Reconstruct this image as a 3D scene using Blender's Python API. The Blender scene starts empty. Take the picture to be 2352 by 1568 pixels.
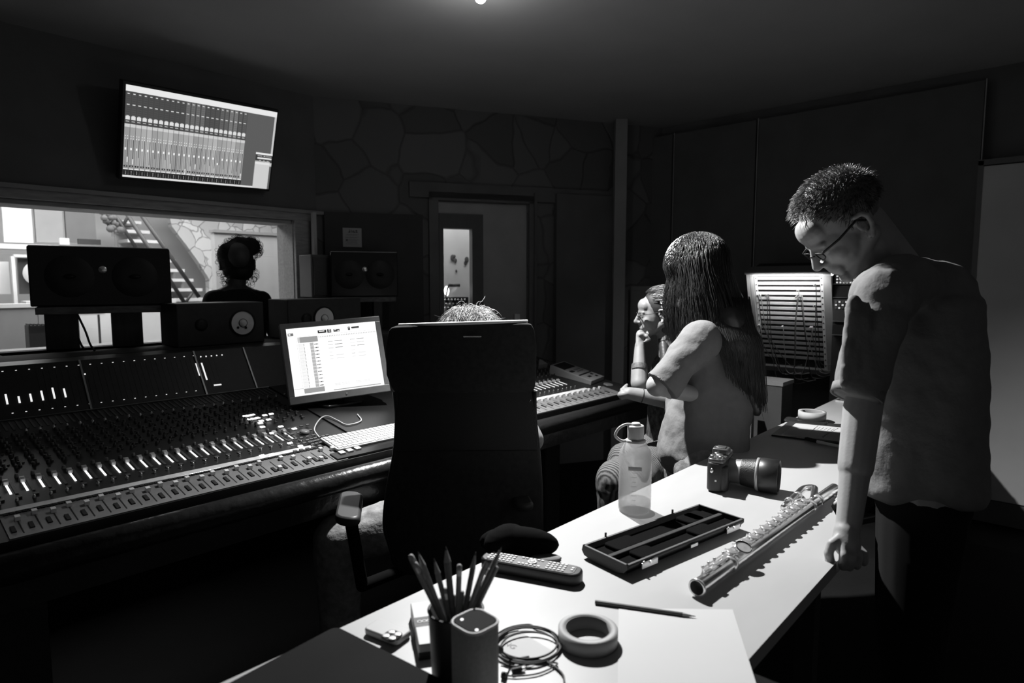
import bpy, bmesh, math, random
from mathutils import Vector as V, Matrix as M, Euler, Quaternion
from math import pi, sin, cos, radians as R
C = bpy.context.scene.collection
sc = bpy.context.scene

# ------------------------------------------------------------------ camera
F = 1450.0                      # focal length in pixels of a 2352 px wide picture
H = 1.35
PITCH = math.atan(136 / F); AZ = math.atan(1324 / math.hypot(F, 136))
fwd = V((cos(AZ) * cos(PITCH), sin(AZ) * cos(PITCH), -sin(PITCH)))
rgt = V((sin(AZ), -cos(AZ), 0)); upv = rgt.cross(fwd)
CAM = V((0, 0, H))
cd = bpy.data.cameras.new('camera'); cam = bpy.data.objects.new('camera', cd); C.objects.link(cam)
cam.matrix_world = M(((rgt.x, upv.x, -fwd.x, 0), (rgt.y, upv.y, -fwd.y, 0), (rgt.z, upv.z, -fwd.z, H), (0, 0, 0, 1)))
cd.sensor_width = 36; cd.lens = F / 2352 * 36
cd.dof.use_dof = True; cd.dof.focus_distance = 2.0; cd.dof.aperture_fstop = 3.6
cd.clip_start = 0.05
sc.camera = cam
# ------------------------------------------------------------------ world, exposure
w = bpy.data.worlds.new('world'); sc.world = w; w.use_nodes = True
w.node_tree.nodes['Background'].inputs[0].default_value = (1, 1, 1, 1)
w.node_tree.nodes['Background'].inputs[1].default_value = WORLD = 0.05
vs = sc.view_settings; vs.view_transform = 'Standard'; vs.look = 'None'; vs.exposure = 0.0; vs.gamma = 1.0
vs.use_curve_mapping = False
sc.cycles.use_denoising = True; sc.cycles.max_bounces = 8; sc.cycles.transparent_max_bounces = 16
sc.cycles.sample_clamp_indirect = 4.0
# ------------------------------------------------------------------ lamps
LAMP = V((1.83, 1.83, 2.43))
def light(name, typ, loc, power, target=None, **kw):
    ld = bpy.data.lights.new(name, typ); ld.energy = power
    for k, v in kw.items(): setattr(ld, k, v)
    o = bpy.data.objects.new(name, ld); o.location = loc; C.objects.link(o)
    if target is not None:
        o.rotation_euler = (V(target) - V(loc)).to_track_quat('-Z', 'Y').to_euler()
    return o
light('ceiling_spot_light', 'SPOT', LAMP, 470, (1.80, 0.72, 0.75), spot_size=R(112), spot_blend=0.8, shadow_soft_size=0.022)
light('live_room_light', 'AREA', (1.8, 5.6, 2.6), 150, (1.8, 5.6, 0), shape='RECTANGLE', size=3.2, size_y=1.8)
light('lobby_light', 'AREA', (3.72, 4.05, 2.25), 10, (3.72, 4.05, 0), shape='SQUARE', size=0.6)

# ------------------------------------------------------------------ pixel of the 2352x1568 picture -> point of the room
def ray(px, py):
    return (fwd * F + rgt * (px - 1176) - upv * (py - 784))
def at(px, py, x=None, y=None, z=None, d=None):
    r = ray(px, py)
    if x is not None: t = x / r.x
    elif y is not None: t = y / r.y
    elif z is not None: t = (z - H) / r.z
    else: t = d / F
    return CAM + r * t
# ------------------------------------------------------------------ materials
MATS = {}
def mat(name, v, rough=0.6, metal=0.0, spec=0.5, noise=0.0, nscale=8.0, bump=0.0, bscale=60.0, sheen=0.0, stretch=None, coat=0.0):
    if name in MATS: return MATS[name]
    m = bpy.data.materials.new(name); m.use_nodes = True; nt = m.node_tree
    b = nt.nodes['Principled BSDF']
    b.inputs['Base Color'].default_value = (v, v, v, 1); b.inputs['Roughness'].default_value = rough
    b.inputs['Metallic'].default_value = metal; b.inputs['Specular IOR Level'].default_value = spec
    if coat: b.inputs['Coat Weight'].default_value = coat; b.inputs['Coat Roughness'].default_value = 0.08
    if sheen: b.inputs['Sheen Weight'].default_value = sheen
    tc = nt.nodes.new('ShaderNodeTexCoord'); src = tc.outputs['Object']
    if stretch:
        mp = nt.nodes.new('ShaderNodeMapping'); mp.inputs['Scale'].default_value = stretch
        nt.links.new(src, mp.inputs[0]); src = mp.outputs[0]
    if noise:
        n = nt.nodes.new('ShaderNodeTexNoise'); n.inputs['Scale'].default_value = nscale; n.inputs['Detail'].default_value = 5
        cr = nt.nodes.new('ShaderNodeMapRange'); cr.inputs[1].default_value = 0.3; cr.inputs[2].default_value = 0.7
        cr.inputs[3].default_value = max(0, v * (1 - noise)); cr.inputs[4].default_value = min(1, v * (1 + noise))
        nt.links.new(src, n.inputs['Vector']); nt.links.new(n.outputs[0], cr.inputs[0]); nt.links.new(cr.outputs[0], b.inputs['Base Color'])
    if bump:
        n = nt.nodes.new('ShaderNodeTexNoise'); n.inputs['Scale'].default_value = bscale; n.inputs['Detail'].default_value = 4
        bp = nt.nodes.new('ShaderNodeBump'); bp.inputs['Strength'].default_value = bump; bp.inputs['Distance'].default_value = 0.01
        nt.links.new(src, n.inputs['Vector']); nt.links.new(n.outputs[0], bp.inputs['Height']); nt.links.new(bp.outputs[0], b.inputs['Normal'])
    MATS[name] = m; return m
def emat(name, v, strength=1.0):
    if name in MATS: return MATS[name]
    m = bpy.data.materials.new(name); m.use_nodes = True; b = m.node_tree.nodes['Principled BSDF']
    b.inputs['Base Color'].default_value = (0.02, 0.02, 0.02, 1); b.inputs['Emission Color'].default_value = (v, v, v, 1)
    b.inputs['Emission Strength'].default_value = strength
    MATS[name] = m; return m
def screen_mat(name, strength):
    m = bpy.data.materials.new(name); m.use_nodes = True; nt = m.node_tree; b = nt.nodes['Principled BSDF']
    a = nt.nodes.new('ShaderNodeAttribute'); a.attribute_name = 'tone'
    b.inputs['Base Color'].default_value = (0.01, 0.01, 0.01, 1); b.inputs['Roughness'].default_value = 0.3
    nt.links.new(a.outputs['Color'], b.inputs['Emission Color']); b.inputs['Emission Strength'].default_value = strength
    return m
def print_mat(name):
    m = bpy.data.materials.new(name); m.use_nodes = True; nt = m.node_tree; b = nt.nodes['Principled BSDF']
    a = nt.nodes.new('ShaderNodeAttribute'); a.attribute_name = 'tone'; b.inputs['Roughness'].default_value = 0.7
    nt.links.new(a.outputs['Color'], b.inputs['Base Color'])
    return m
def s2l(s):  # display value 0..255 -> linear
    s = s / 255.0
    return s / 12.92 if s <= 0.04045 else ((s + 0.055) / 1.055) ** 2.4
# ------------------------------------------------------------------ mesh builder
def frame(z, x=None):
    z = V(z).normalized()
    if x is None: x = V((1, 0, 0)) if abs(z.x) < 0.9 else V((0, 1, 0))
    x = V(x); x = (x - z * x.dot(z)).normalized(); y = z.cross(x)
    return x, y, z
class MB:
    def __init__(s): s.v = []; s.f = []; s.mi = []; s.m = 0; s.sm = []; s.smooth = False
    def add(s, vs, fs, smooth=None):
        k = len(s.v); s.v += [V(p) for p in vs]
        for f in fs: s.f.append([i + k for i in f]); s.mi.append(s.m); s.sm.append(s.smooth if smooth is None else smooth)
        return s
    def box(s, c, size, rot=None, ax=None):
        hx, hy, hz = size[0] / 2, size[1] / 2, size[2] / 2; c = V(c)
        if ax: X, Y, Z = [V(a).normalized() for a in ax]
        elif rot is not None:
            m = Euler(rot).to_matrix() if not isinstance(rot, M) else rot
            X, Y, Z = m.col[0], m.col[1], m.col[2]
        else: X, Y, Z = V((1, 0, 0)), V((0, 1, 0)), V((0, 0, 1))
        vs = [c + X * (a * hx) + Y * (b * hy) + Z * (d * hz) for a in (-1, 1) for b in (-1, 1) for d in (-1, 1)]
        return s.add(vs, [(0, 1, 3, 2), (4, 6, 7, 5), (0, 4, 5, 1), (2, 3, 7, 6), (0, 2, 6, 4), (1, 5, 7, 3)], False)
    def rbox(s, c, size, r=0.01, seg=3, rot=None, ax=None, er=None):
        """box whose plan outline (x,y) has rounded corners, edges top and bottom eased by er"""
        hx, hy, hz = size[0] / 2, size[1] / 2, size[2] / 2; r = min(r, hx * .98, hy * .98); er = min(r, hz * .9) * .5 if er is None else er
        pts = []
        for cx, cy, a0 in ((hx - r, hy - r, 0), (-hx + r, hy - r, 90), (-hx + r, -hy + r, 180), (hx - r, -hy + r, 270)):
            for k in range(seg + 1):
                a = R(a0 + 90 * k / seg); pts.append((cx, cy, r * cos(a), r * sin(a)))
        rings = [(-hz, max(0, 1 - er / r)), (-hz + er * .35, max(0, 1 - er * .3 / r)), (-hz + er, 1), (hz - er, 1), (hz - er * .35, max(0, 1 - er * .3 / r)), (hz, max(0, 1 - er / r))]
        vs = []
        for z, k in rings:
            for cx, cy, dx, dy in pts: vs.append(V((cx + dx * k, cy + dy * k, z)))
        n = len(pts); fs = []
        for i in range(len(rings) - 1):
            for j in range(n): a = i * n + j; b = i * n + (j + 1) % n; fs.append((a, b, b + n, a + n))
        if ax: mt = M((ax[0], ax[1], ax[2])).transposed()
        else: mt = Euler(rot or (0, 0, 0)).to_matrix() if not isinstance(rot, M) else rot
        vs = [V(c) + mt @ p for p in vs]
        s.add(vs, fs, True); k = len(vs)
        s.add([vs[i] for i in range(n)], [tuple(reversed(range(n)))], False); s.add([vs[k - n + i] for i in range(n)], [tuple(range(n))], False)
        return s
    def lathe(s, prof, c=(0, 0, 0), axis=(0, 0, 1), n=24, sx=1.0, sy=1.0, xd=None, caps=True):
        x, y, z = frame(axis, xd); c = V(c); k = len(prof); vs = []
        for r, h in prof:
            for j in range(n):
                a = 2 * pi * j / n; vs.append(c + x * (r * cos(a) * sx) + y * (r * sin(a) * sy) + z * h)
        fs = []
        for i in range(k - 1):
            for j in range(n): a = i * n + j; b = i * n + (j + 1) % n; fs.append((a, b, b + n, a + n))
        s.add(vs, fs, True)
        if caps:
            if prof[0][0] > 1e-5: s.add(vs[:n], [tuple(reversed(range(n)))], False)
            if prof[-1][0] > 1e-5: s.add(vs[-n:], [tuple(range(n))], False)
        return s
    def cyl(s, p0, p1, r0, r1=None, n=12):
        p0 = V(p0); p1 = V(p1); r1 = r0 if r1 is None else r1
        return s.lathe([(r0, 0), (r1, (p1 - p0).length)], p0, p1 - p0, n)
    def ring(s, c, axis, ro, ri, h, n=32):
        return s.lathe([(ri, 0), (ro, 0), (ro, h), (ri, h), (ri, 0)], c, axis, n, caps=False)
    def cap(s, p0, p1, r0, r1=None, n=14, sx=1.0, sy=1.0, xd=None, k=5):
        """tapered capsule, optionally with an elliptic section"""
        p0 = V(p0); p1 = V(p1); r1 = r0 if r1 is None else r1; L = (p1 - p0).length
        if L < 1e-6: return s.ell(p0, (r0, r0, r0))
        prof = [(max(1e-6, r0 * sin(pi / 2 * i / k)), -r0 * cos(pi / 2 * i / k)) for i in range(k)] + [(r0, 0), (r1, L)] + \
               [(max(1e-6, r1 * cos(pi / 2 * i / k)), L + r1 * sin(pi / 2 * i / k)) for i in range(1, k + 1)]
        return s.lathe(prof, p0, p1 - p0, n, sx, sy, xd, caps=False)
    def ell(s, c, r, rot=None, n=16, m=10):
        mt = (Euler(rot).to_matrix() if not isinstance(rot, M) else rot) if rot is not None else M.Identity(3); c = V(c); vs = []
        for i in range(m + 1):
            t = pi * i / m
            for j in range(n):
                a = 2 * pi * j / n
                vs.append(c + mt @ V((r[0] * max(sin(t), 1e-4) * cos(a), r[1] * max(sin(t), 1e-4) * sin(a), -r[2] * cos(t))))
        fs = [(i * n + j, i * n + (j + 1) % n, (i + 1) * n + (j + 1) % n, (i + 1) * n + j) for i in range(m) for j in range(n)]
        return s.add(vs, fs, True)
    def tube(s, pts, r, n=6, r1=None, closed=False):
        pts = [V(p) for p in pts]; k = len(pts); vs = []; x = None
        for i, p in enumerate(pts):
            t = (pts[(i + 1) % k] - pts[i - 1]) if closed else (pts[min(i + 1, k - 1)] - pts[max(i - 1, 0)])
            if t.length < 1e-9: t = V((0, 0, 1))
            x, y, z = frame(t, x if x is not None and abs(x.dot(t.normalized())) < .99 else None)
            rr = r if r1 is None else r + (r1 - r) * i / (k - 1)
            for j in range(n): a = 2 * pi * j / n; vs.append(p + x * (rr * cos(a)) + y * (rr * sin(a)))
        fs = [(i * n + j, i * n + (j + 1) % n, (i + 1) * n + (j + 1) % n, (i + 1) * n + j) for i in range(k - 1) for j in range(n)]
        if closed: fs += [((k - 1) * n + j, (k - 1) * n + (j + 1) % n, (j + 1) % n, j) for j in range(n)]
        else: fs += [tuple(reversed(range(n))), tuple((k - 1) * n + j for j in range(n))]
        return s.add(vs, fs, True)
    def prism(s, poly, dvec):
        n = len(poly); vs = [V(p) for p in poly] + [V(p) + V(dvec) for p in poly]
        return s.add(vs, [tuple(range(n)), tuple(range(2 * n - 1, n - 1, -1))] + [(i, i + n, (i + 1) % n + n, (i + 1) % n) for i in range(n)], False)
    def quad(s, a, b, c, d): return s.add([a, b, c, d], [(0, 1, 2, 3)], False)
    def build(s, name, mats, parent=None, world=True, bev=0.0, weld=False):
        """vertices given in world coordinates are moved into the parent's frame"""
        me = bpy.data.meshes.new(name); vs = s.v
        if parent is not None and world:
            inv = wm(parent).inverted(); vs = [inv @ p for p in vs]
            loc = V((0, 0, 0))
        elif parent is None and world and vs:
            loc = V(((min(p.x for p in vs) + max(p.x for p in vs)) / 2, (min(p.y for p in vs) + max(p.y for p in vs)) / 2, min(p.z for p in vs)))
            vs = [p - loc for p in vs]
        else: loc = V((0, 0, 0))
        me.from_pydata([tuple(p) for p in vs], [], s.f)
        for m_ in (mats if isinstance(mats, (list, tuple)) else [mats]): me.materials.append(m_)
        me.polygons.foreach_set('material_index', s.mi); me.polygons.foreach_set('use_smooth', s.sm)
        bm = bmesh.new(); bm.from_mesh(me)
        if weld: bmesh.ops.remove_doubles(bm, verts=bm.verts, dist=1e-5)
        bmesh.ops.recalc_face_normals(bm, faces=bm.faces); bm.to_mesh(me); bm.free()
        me.update(); o = bpy.data.objects.new(name, me); C.objects.link(o); o.location = loc
        if parent is not None: o.parent = parent
        if bev:
            bv = o.modifiers.new('bevel', 'BEVEL'); bv.width = bev; bv.segments = 2; bv.limit_method = 'ANGLE'; bv.angle_limit = R(35)
        return o
def wm(o):
    m = M.Translation(o.location) @ o.rotation_euler.to_matrix().to_4x4()
    return (wm(o.parent) @ m) if o.parent else m
def tag(o, label, cat, group=None):
    o['label'] = label; o['category'] = cat
    if group: o['group'] = group
    return o
def thing(name, label, cat, loc=(0, 0, 0), rz=0.0, group=None, rot=None):
    o = bpy.data.objects.new(name, None); C.objects.link(o); o.location = loc; o.rotation_euler = rot or (0, 0, rz)
    o.empty_display_size = 0.05
    return tag(o, label, cat, group)
def struct(o): o['kind'] = 'structure'; return o
def dup(root, loc=None, rot=None, label=None):
    r = root.copy(); C.objects.link(r)
    if loc is not None: r.location = loc
    if rot is not None: r.rotation_euler = rot
    if label: r['label'] = label
    for ch in root.children:
        c = ch.copy(); C.objects.link(c); c.parent = r
        for g in ch.children:
            d = g.copy(); C.objects.link(d); d.parent = c
    return r
def cpy(o, loc, parent=None):
    c = o.copy(); C.objects.link(c); c.location = loc; c.parent = parent or o.parent; return c
def blob(mb, name, m, parent, voxel=0.006, smooth=4, fac=0.5, bump=None):
    """fuse overlapping closed shapes into ONE continuous skin"""
    o = mb.build('tmp', m, None, world=False)
    md = o.modifiers.new('r', 'REMESH'); md.mode = 'VOXEL'; md.voxel_size = voxel; md.use_smooth_shade = True
    if smooth:
        s_ = o.modifiers.new('s', 'SMOOTH'); s_.factor = fac; s_.iterations = smooth
    if bump:   # cloth folds
        tx = bpy.data.textures.new('folds', 'CLOUDS'); tx.noise_scale = bump[1]; tx.noise_depth = 2
        d_ = o.modifiers.new('d', 'DISPLACE'); d_.texture = tx; d_.strength = bump[0]; d_.mid_level = 0.5
    dg = bpy.context.evaluated_depsgraph_get(); dg.update()
    me = bpy.data.meshes.new_from_object(o.evaluated_get(dg)); bpy.data.objects.remove(o)
    if parent is not None: me.transform(wm(parent).inverted())
    me.materials.clear(); me.materials.append(m)
    for p in me.polygons: p.use_smooth = True
    o = bpy.data.objects.new(name, me); C.objects.link(o); o.parent = parent; me.name = name
    return o
def rects_mesh(name, m, O, U, W, rects, parent=None, step=0.00025):
    """flat picture made of toned rectangles: (u0, v0, u1, v1, tone 0..255), u along U, v along W (0..1), later ones on top"""
    U = V(U); W = V(W); n = U.cross(W).normalized(); O = V(O); mb = MB(); tones = []
    for i, q in enumerate(rects):
        u0, v0, u1, v1, t = q[:5]; lay = q[5] if len(q) > 5 else 1
        o = O + n * (step * lay)
        mb.quad(o + U * u0 + W * v0, o + U * u1 + W * v0, o + U * u1 + W * v1, o + U * u0 + W * v1); tones.append(s2l(t))
    me = bpy.data.meshes.new(name); vs = mb.v; loc = V((0, 0, 0))
    if parent is not None: inv = wm(parent).inverted(); vs = [inv @ p for p in vs]
    else:
        loc = V((sum(p.x for p in vs) / len(vs), sum(p.y for p in vs) / len(vs), min(p.z for p in vs))); vs = [p - loc for p in vs]
    me.from_pydata([tuple(p) for p in vs], [], mb.f); me.materials.append(m)
    at_ = me.color_attributes.new('tone', 'FLOAT_COLOR', 'CORNER')
    for p, t in zip(me.polygons, tones):
        for li in p.loop_indices: at_.data[li].color = (t, t, t, 1)
    o = bpy.data.objects.new(name, me); C.objects.link(o); o.parent = parent; o.location = loc
    return o
def bez(pts, n=8):
    """Catmull-Rom through points"""
    P = [V(p) for p in pts]; P = [P[0] * 2 - P[1]] + P + [P[-1] * 2 - P[-2]]; out = []
    for i in range(1, len(P) - 2):
        for k in range(n):
            t = k / n; a, b, c, d = P[i - 1:i + 3]
            out.append(0.5 * ((2 * b) + (c - a) * t + (2 * a - 5 * b + 4 * c - d) * t * t + (3 * b - a - 3 * c + d) * t ** 3))
    out.append(P[-2]); return out
rnd = random.Random(7)

# ------------------------------------------------------------------ shared materials
m_wall = mat('dark_painted_wall', 0.14, 0.9, noise=0.15, nscale=3, spec=0.2)
m_dark = mat('black_plastic', 0.022, 0.5, noise=0.1, nscale=20, spec=0.3)
m_black = mat('matte_black', 0.04, 0.8, noise=0.1, nscale=20, spec=0.15)
m_gloss = mat('gloss_black_lacquer', 0.02, 0.2, spec=.3, noise=0.1, nscale=5)
m_wood = mat('brown_shelf_wood', 0.12, 0.6, noise=0.35, nscale=10, stretch=(0.6, 8, 8), bump=0.05)
m_white = mat('white_paint', 0.75, 0.5, noise=0.04, nscale=6)
m_grey = mat('grey_paint', 0.25, 0.6, noise=0.06, nscale=8)
m_metal = mat('brushed_steel', 0.6, 0.3, metal=1.0, noise=0.08, nscale=40)
m_silver = mat('polished_silver', 0.85, 0.22, metal=.75, noise=0.03, nscale=30)
m_led = emat('white_lamp', 1.0, 3.0)

# ================================================================== THE CONTROL ROOM
CZ = 2.52
fl = MB().box((1.6, 1.0, -0.05), (7.4, 7.6, 0.1))
struct(fl.build('floor', mat('dark_floor', 0.010, 0.8, spec=.1, noise=0.2, nscale=4, bump=0.02)))
struct(MB().box((1.6, 1.0, CZ + 0.05), (7.4, 7.6, 0.1)).build('ceiling', mat('ceiling_paint', 0.38, 0.9, noise=0.05, nscale=2, spec=0.1)))
# window wall (y = 3.7), opening x -0.9..2.03, z 1.015..1.73
YW = 3.70; WX0, WX1, WZ0, WZ1 = -0.95, 2.035, 1.0, 1.735
mb = MB()
mb.box((0.55, YW + 0.1, WZ0 / 2), (3.3, 0.2, WZ0)); mb.box((0.55, YW + 0.1, (WZ1 + CZ) / 2), (3.3, 0.2, CZ - WZ1))
mb.box((-1.05, YW + 0.1, (WZ0 + WZ1) / 2), (0.2, 0.2, WZ1 - WZ0)); mb.box(((WX1 + 2.2) / 2, YW + 0.1, (WZ0 + WZ1) / 2), (2.2 - WX1, 0.2, WZ1 - WZ0))
struct(mb.build('wall_front', m_wall))
m_frame = mat('window_frame_wood', 0.36, 0.6, noise=0.2, nscale=12, stretch=(1, 6, 6))
win = thing('window_1', 'wide control room window', 'window', (0.55, YW, WZ0)); del win['label'], win['category']; struct(win)
mb = MB()
for x0, x1, z0, z1 in ((WX0 - .02, WX1 + .135, WZ1, WZ1 + .06), (WX0 - .02, WX1 + .135, WZ0 - .05, WZ0 + .015)):
    mb.box(((x0 + x1) / 2, YW - 0.005, (z0 + z1) / 2), (x1 - x0, 0.05, z1 - z0))
mb.box((WX1 + .05, YW - .002, (WZ0 + WZ1) / 2), (.10, .05, WZ1 - WZ0 + .02)); mb.box((WX1 + .12, YW - .016, (WZ0 + WZ1) / 2), (.025, .07, WZ1 - WZ0 + .1))
mb.box((WX1 + .01, YW + .1, (WZ0 + WZ1) / 2), (.03, .2, WZ1 - WZ0)); mb.box((.55, YW + .1, WZ1 - .012), (2.95, .2, .024)); mb.box((.55, YW + .1, WZ0 + .012), (2.95, .2, .024))
mb.build('window_frame', m_frame, win, bev=.004)
mb = MB(); mb.box((0.55, YW - 0.035, WZ1 + .055), (3.35, 0.03, .02)); mb.build('window_head_trim', mat('frame_edge', .3, .4), win)
g = bpy.data.materials.new('window_glass'); g.use_nodes = True; b = g.node_tree.nodes['Principled BSDF']
nt = g.node_tree; tr = nt.nodes.new('ShaderNodeBsdfTransparent'); gl = nt.nodes.new('ShaderNodeBsdfGlossy'); mx = nt.nodes.new('ShaderNodeMixShader')
gl.inputs['Roughness'].default_value = 0.02; mx.inputs[0].default_value = 0.06; tr.inputs[0].default_value = (.93, .93, .93, 1)
nt.nodes.remove(b); nt.links.new(tr.outputs[0], mx.inputs[1]); nt.links.new(gl.outputs[0], mx.inputs[2]); nt.links.new(mx.outputs[0], nt.nodes['Material Output'].inputs[0])
MB().box(((WX0 + WX1) / 2, YW + .12, (WZ0 + WZ1) / 2), (WX1 - WX0, .008, WZ1 - WZ0)).build('pane', g, win)
# left and right walls
struct(MB().box((-1.15, 2.0, CZ / 2), (.1, 3.6, CZ)).build('wall_left', m_wall))
XR = 4.42
struct(MB().box((XR + .05, 0.55, CZ / 2), (.1, 5.0, CZ)).build('wall_right', m_wall))
# slanted far wall from (2.17,3.72) to (4.42,2.48), with the door opening
A0 = V((2.17, 3.72, 0)); DX = V((cos(R(-29)), sin(R(-29)), 0)); DN = V((-DX.y, DX.x, 0))   # DN points away from the room
def fw(s, z, n=0.0): return A0 + DX * s + DN * n + V((0, 0, z))
def fpx(px):  # distance along the far wall seen at picture column px
    r = ray(px, 784); a = r.y / r.x
    return (A0.y - a * A0.x) / (a * DX.x - DX.y)
def fbox(mb, s0, s1, z0, z1, n0, n1):
    return mb.box(fw((s0 + s1) / 2, (z0 + z1) / 2, (n0 + n1) / 2), (s1 - s0, abs(n1 - n0), z1 - z0), ax=(DX, DN, V((0, 0, 1))))
sd0, sd1 = fpx(1010), fpx(1211); DZ = 1.90
sw0, sw1 = fpx(1021), fpx(1086)       # the glass in the door
# rubble stone material
def stone_mat(name, lo, hi, scale, joint):
    m = bpy.data.materials.new(name); m.use_nodes = True; nt = m.node_tree; b = nt.nodes['Principled BSDF']; b.inputs['Roughness'].default_value = .85
    tc = nt.nodes.new('ShaderNodeTexCoord'); nz = nt.nodes.new('ShaderNodeTexNoise'); nz.inputs['Scale'].default_value = scale * .8
    mixv = nt.nodes.new('ShaderNodeMix'); mixv.data_type = 'VECTOR'; mixv.inputs[0].default_value = .12
    vo = nt.nodes.new('ShaderNodeTexVoronoi'); vo.inputs['Scale'].default_value = scale
    ve = nt.nodes.new('ShaderNodeTexVoronoi'); ve.feature = 'DISTANCE_TO_EDGE'; ve.inputs['Scale'].default_value = scale
    nt.links.new(tc.outputs['Object'], nz.inputs['Vector']); nt.links.new(tc.outputs['Object'], mixv.inputs[4]); nt.links.new(nz.outputs['Color'], mixv.inputs[5])
    for q in (vo, ve): nt.links.new(mixv.outputs[1], q.inputs['Vector'])
    mr = nt.nodes.new('ShaderNodeMapRange'); mr.inputs[3].default_value = lo; mr.inputs[4].default_value = hi; nt.links.new(vo.outputs['Color'], mr.inputs[0])
    jr = nt.nodes.new('ShaderNodeMapRange'); jr.inputs[1].default_value = 0; jr.inputs[2].default_value = .035; jr.inputs[3].default_value = joint; jr.inputs[4].default_value = 1
    nt.links.new(ve.outputs[0], jr.inputs[0]); mu = nt.nodes.new('ShaderNodeMath'); mu.operation = 'MULTIPLY'
    nt.links.new(mr.outputs[0], mu.inputs[0]); nt.links.new(jr.outputs[0], mu.inputs[1]); nt.links.new(mu.outputs[0], b.inputs['Base Color'])
    bp = nt.nodes.new('ShaderNodeBump'); bp.inputs['Strength'].default_value = .6; bp.inputs['Distance'].default_value = .03
    nt.links.new(jr.outputs[0], bp.inputs['Height']); nt.links.new(bp.outputs[0], b.inputs['Normal'])
    return m
m_stone = stone_mat('dark_rubble_stone', .10, .17, 3.8, .7)
LF = 2.62
mb = MB(); fbox(mb, 0, sd0, 0, CZ, 0, .15); fbox(mb, sd0, sd1, DZ, CZ, 0, .15); fbox(mb, sd1, LF, 0, CZ, 0, .15)
struct(mb.build('wall_far', m_stone))
# dark smooth cladding on the stone wall
mb = MB(); fbox(mb, fpx(1222), fpx(1228), 0, 1.98, -.05, 0); fbox(mb, fpx(1270), fpx(1398), 0, 1.98, -.06, 0); fbox(mb, sd0 - .2, fpx(1400), DZ + .02, DZ + .12, -.03, 0); fbox(mb, .02, sd0 - .04, 0, .95, -.02, 0)
struct(mb.build('trim_1', m_wall))
mb = MB(); fbox(mb, sd0 - .07, sd0 - .005, 0, DZ + .04, -.03, .1); fbox(mb, sd1 + .005, sd1 + .06, 0, DZ + .04, -.03, .1); fbox(mb, sd0 - .07, sd1 + .06, DZ + .005, DZ + .06, -.03, .1)
struct(mb.build('trim_2', mat('door_casing', .14, .7, noise=.1)))
m_door = mat('grey_door_paint', .40, .55, noise=.08, nscale=6)
dr = thing('door_1', 'x', 'door', fw(sd0, 0)); del dr['label'], dr['category']; struct(dr)
zg1 = 1.72; zg0 = .95
mb = MB(); fbox(mb, sd0, sw0 - .03, 0.01, DZ, 0.02, .07); fbox(mb, sw1 + .08, sd1, 0.01, DZ, .02, .07); fbox(mb, sw0 - .03, sw1 + .08, zg1 + .10, DZ, .02, .07); fbox(mb, sw0 - .03, sw1 + .08, .01, zg0 - .05, .02, .07)
mb.build('door_leaf', m_door, dr)
mb = MB(); fbox(mb, sw0 - .03, sw0, zg0 - .05, zg1 + .10, .0, .08); fbox(mb, sw1, sw1 + .08, zg0 - .05, zg1 + .1, .0, .08); fbox(mb, sw0, sw1, zg1, zg1 + .1, .0, .08); fbox(mb, sw0, sw1, zg0 - .05, zg0, .0, .08)
mb.build('window_surround', mat('dark_surround', .10, .4, noise=.1), dr)
mb = MB(); fbox(mb, sw0, sw1, zg0, zg1, .05, .056); mb.build('pane', g, dr)
mb = MB(); fbox(mb, sd1 - .1, sd1 - .06, .98, 1.12, -.012, .03); fbox(mb, sd1 - .14, sd1 - .06, 1.04, 1.06, -.04, -.02); mb.build('door_handle', m_metal, dr)
# pale pillar between far and right wall
pc = at(1420, 784, d=1); rr = ray(1418, 784); ang = math.atan2(rr.y, rr.x)
pcx = 4.02; pcy = pcx * math.tan(ang)
struct(MB().box((pcx, pcy, CZ / 2), (.085, .085, CZ), rot=(0, 0, AZ)).build('trim_3', mat('pale_post', .30, .7, noise=.06)))
# ---- right wall panelling (dark tall cabinets, thin pale joints)
def yr(px, x=XR): r = ray(px, 784); return r.y / r.x * x
mb = MB()
for a, b in ((1440, 1536), (1540, 1722), (1726, 2225)):
    y0, y1 = yr(b, 4.36), yr(a, 4.36)
    mb.box((4.38, (y0 + y1) / 2, 1.86), (.06, y1 - y0 - .008, 1.16))
struct(mb.build('trim_4', mat('dark_panel', .13, .9, spec=.1, noise=.1, nscale=5)))
mb = MB()
for px in (1538, 1724, 2226): mb.box((4.352, yr(px, 4.352), 1.5), (.004, .006, 1.9))
struct(mb.build('trim_5', mat('pale_joint', .35, .5)))
# lower pale cabinet with two doors (left of the patchbay)
cb = thing('wall_cabinet', 'pale grey cupboard against the right wall behind the seated girl', 'cupboard', (4.3, yr(1500, 4.2), 0))
y0, y1 = yr(1640, 4.2), yr(1438, 4.2); mc = mat('pale_cupboard_paint', .30, .6, noise=.05)
mb = MB().box((4.3, (y0 + y1) / 2, .66), (.2, y1 - y0, 1.32)); mb.build('body', mc, cb, bev=.004)
h1 = yr(1446, 4.18)
for a, b, z0, z1 in ((h1, h1 - .72, 1.07, 1.29), (h1, h1 - .72, .05, 1.05)):
    MB().box((4.19, (a + b) / 2, (z0 + z1) / 2), (.02, abs(a - b), z1 - z0)).build('door', mat('cupboard_door', .27, .55, noise=.05), cb, bev=.003)
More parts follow.
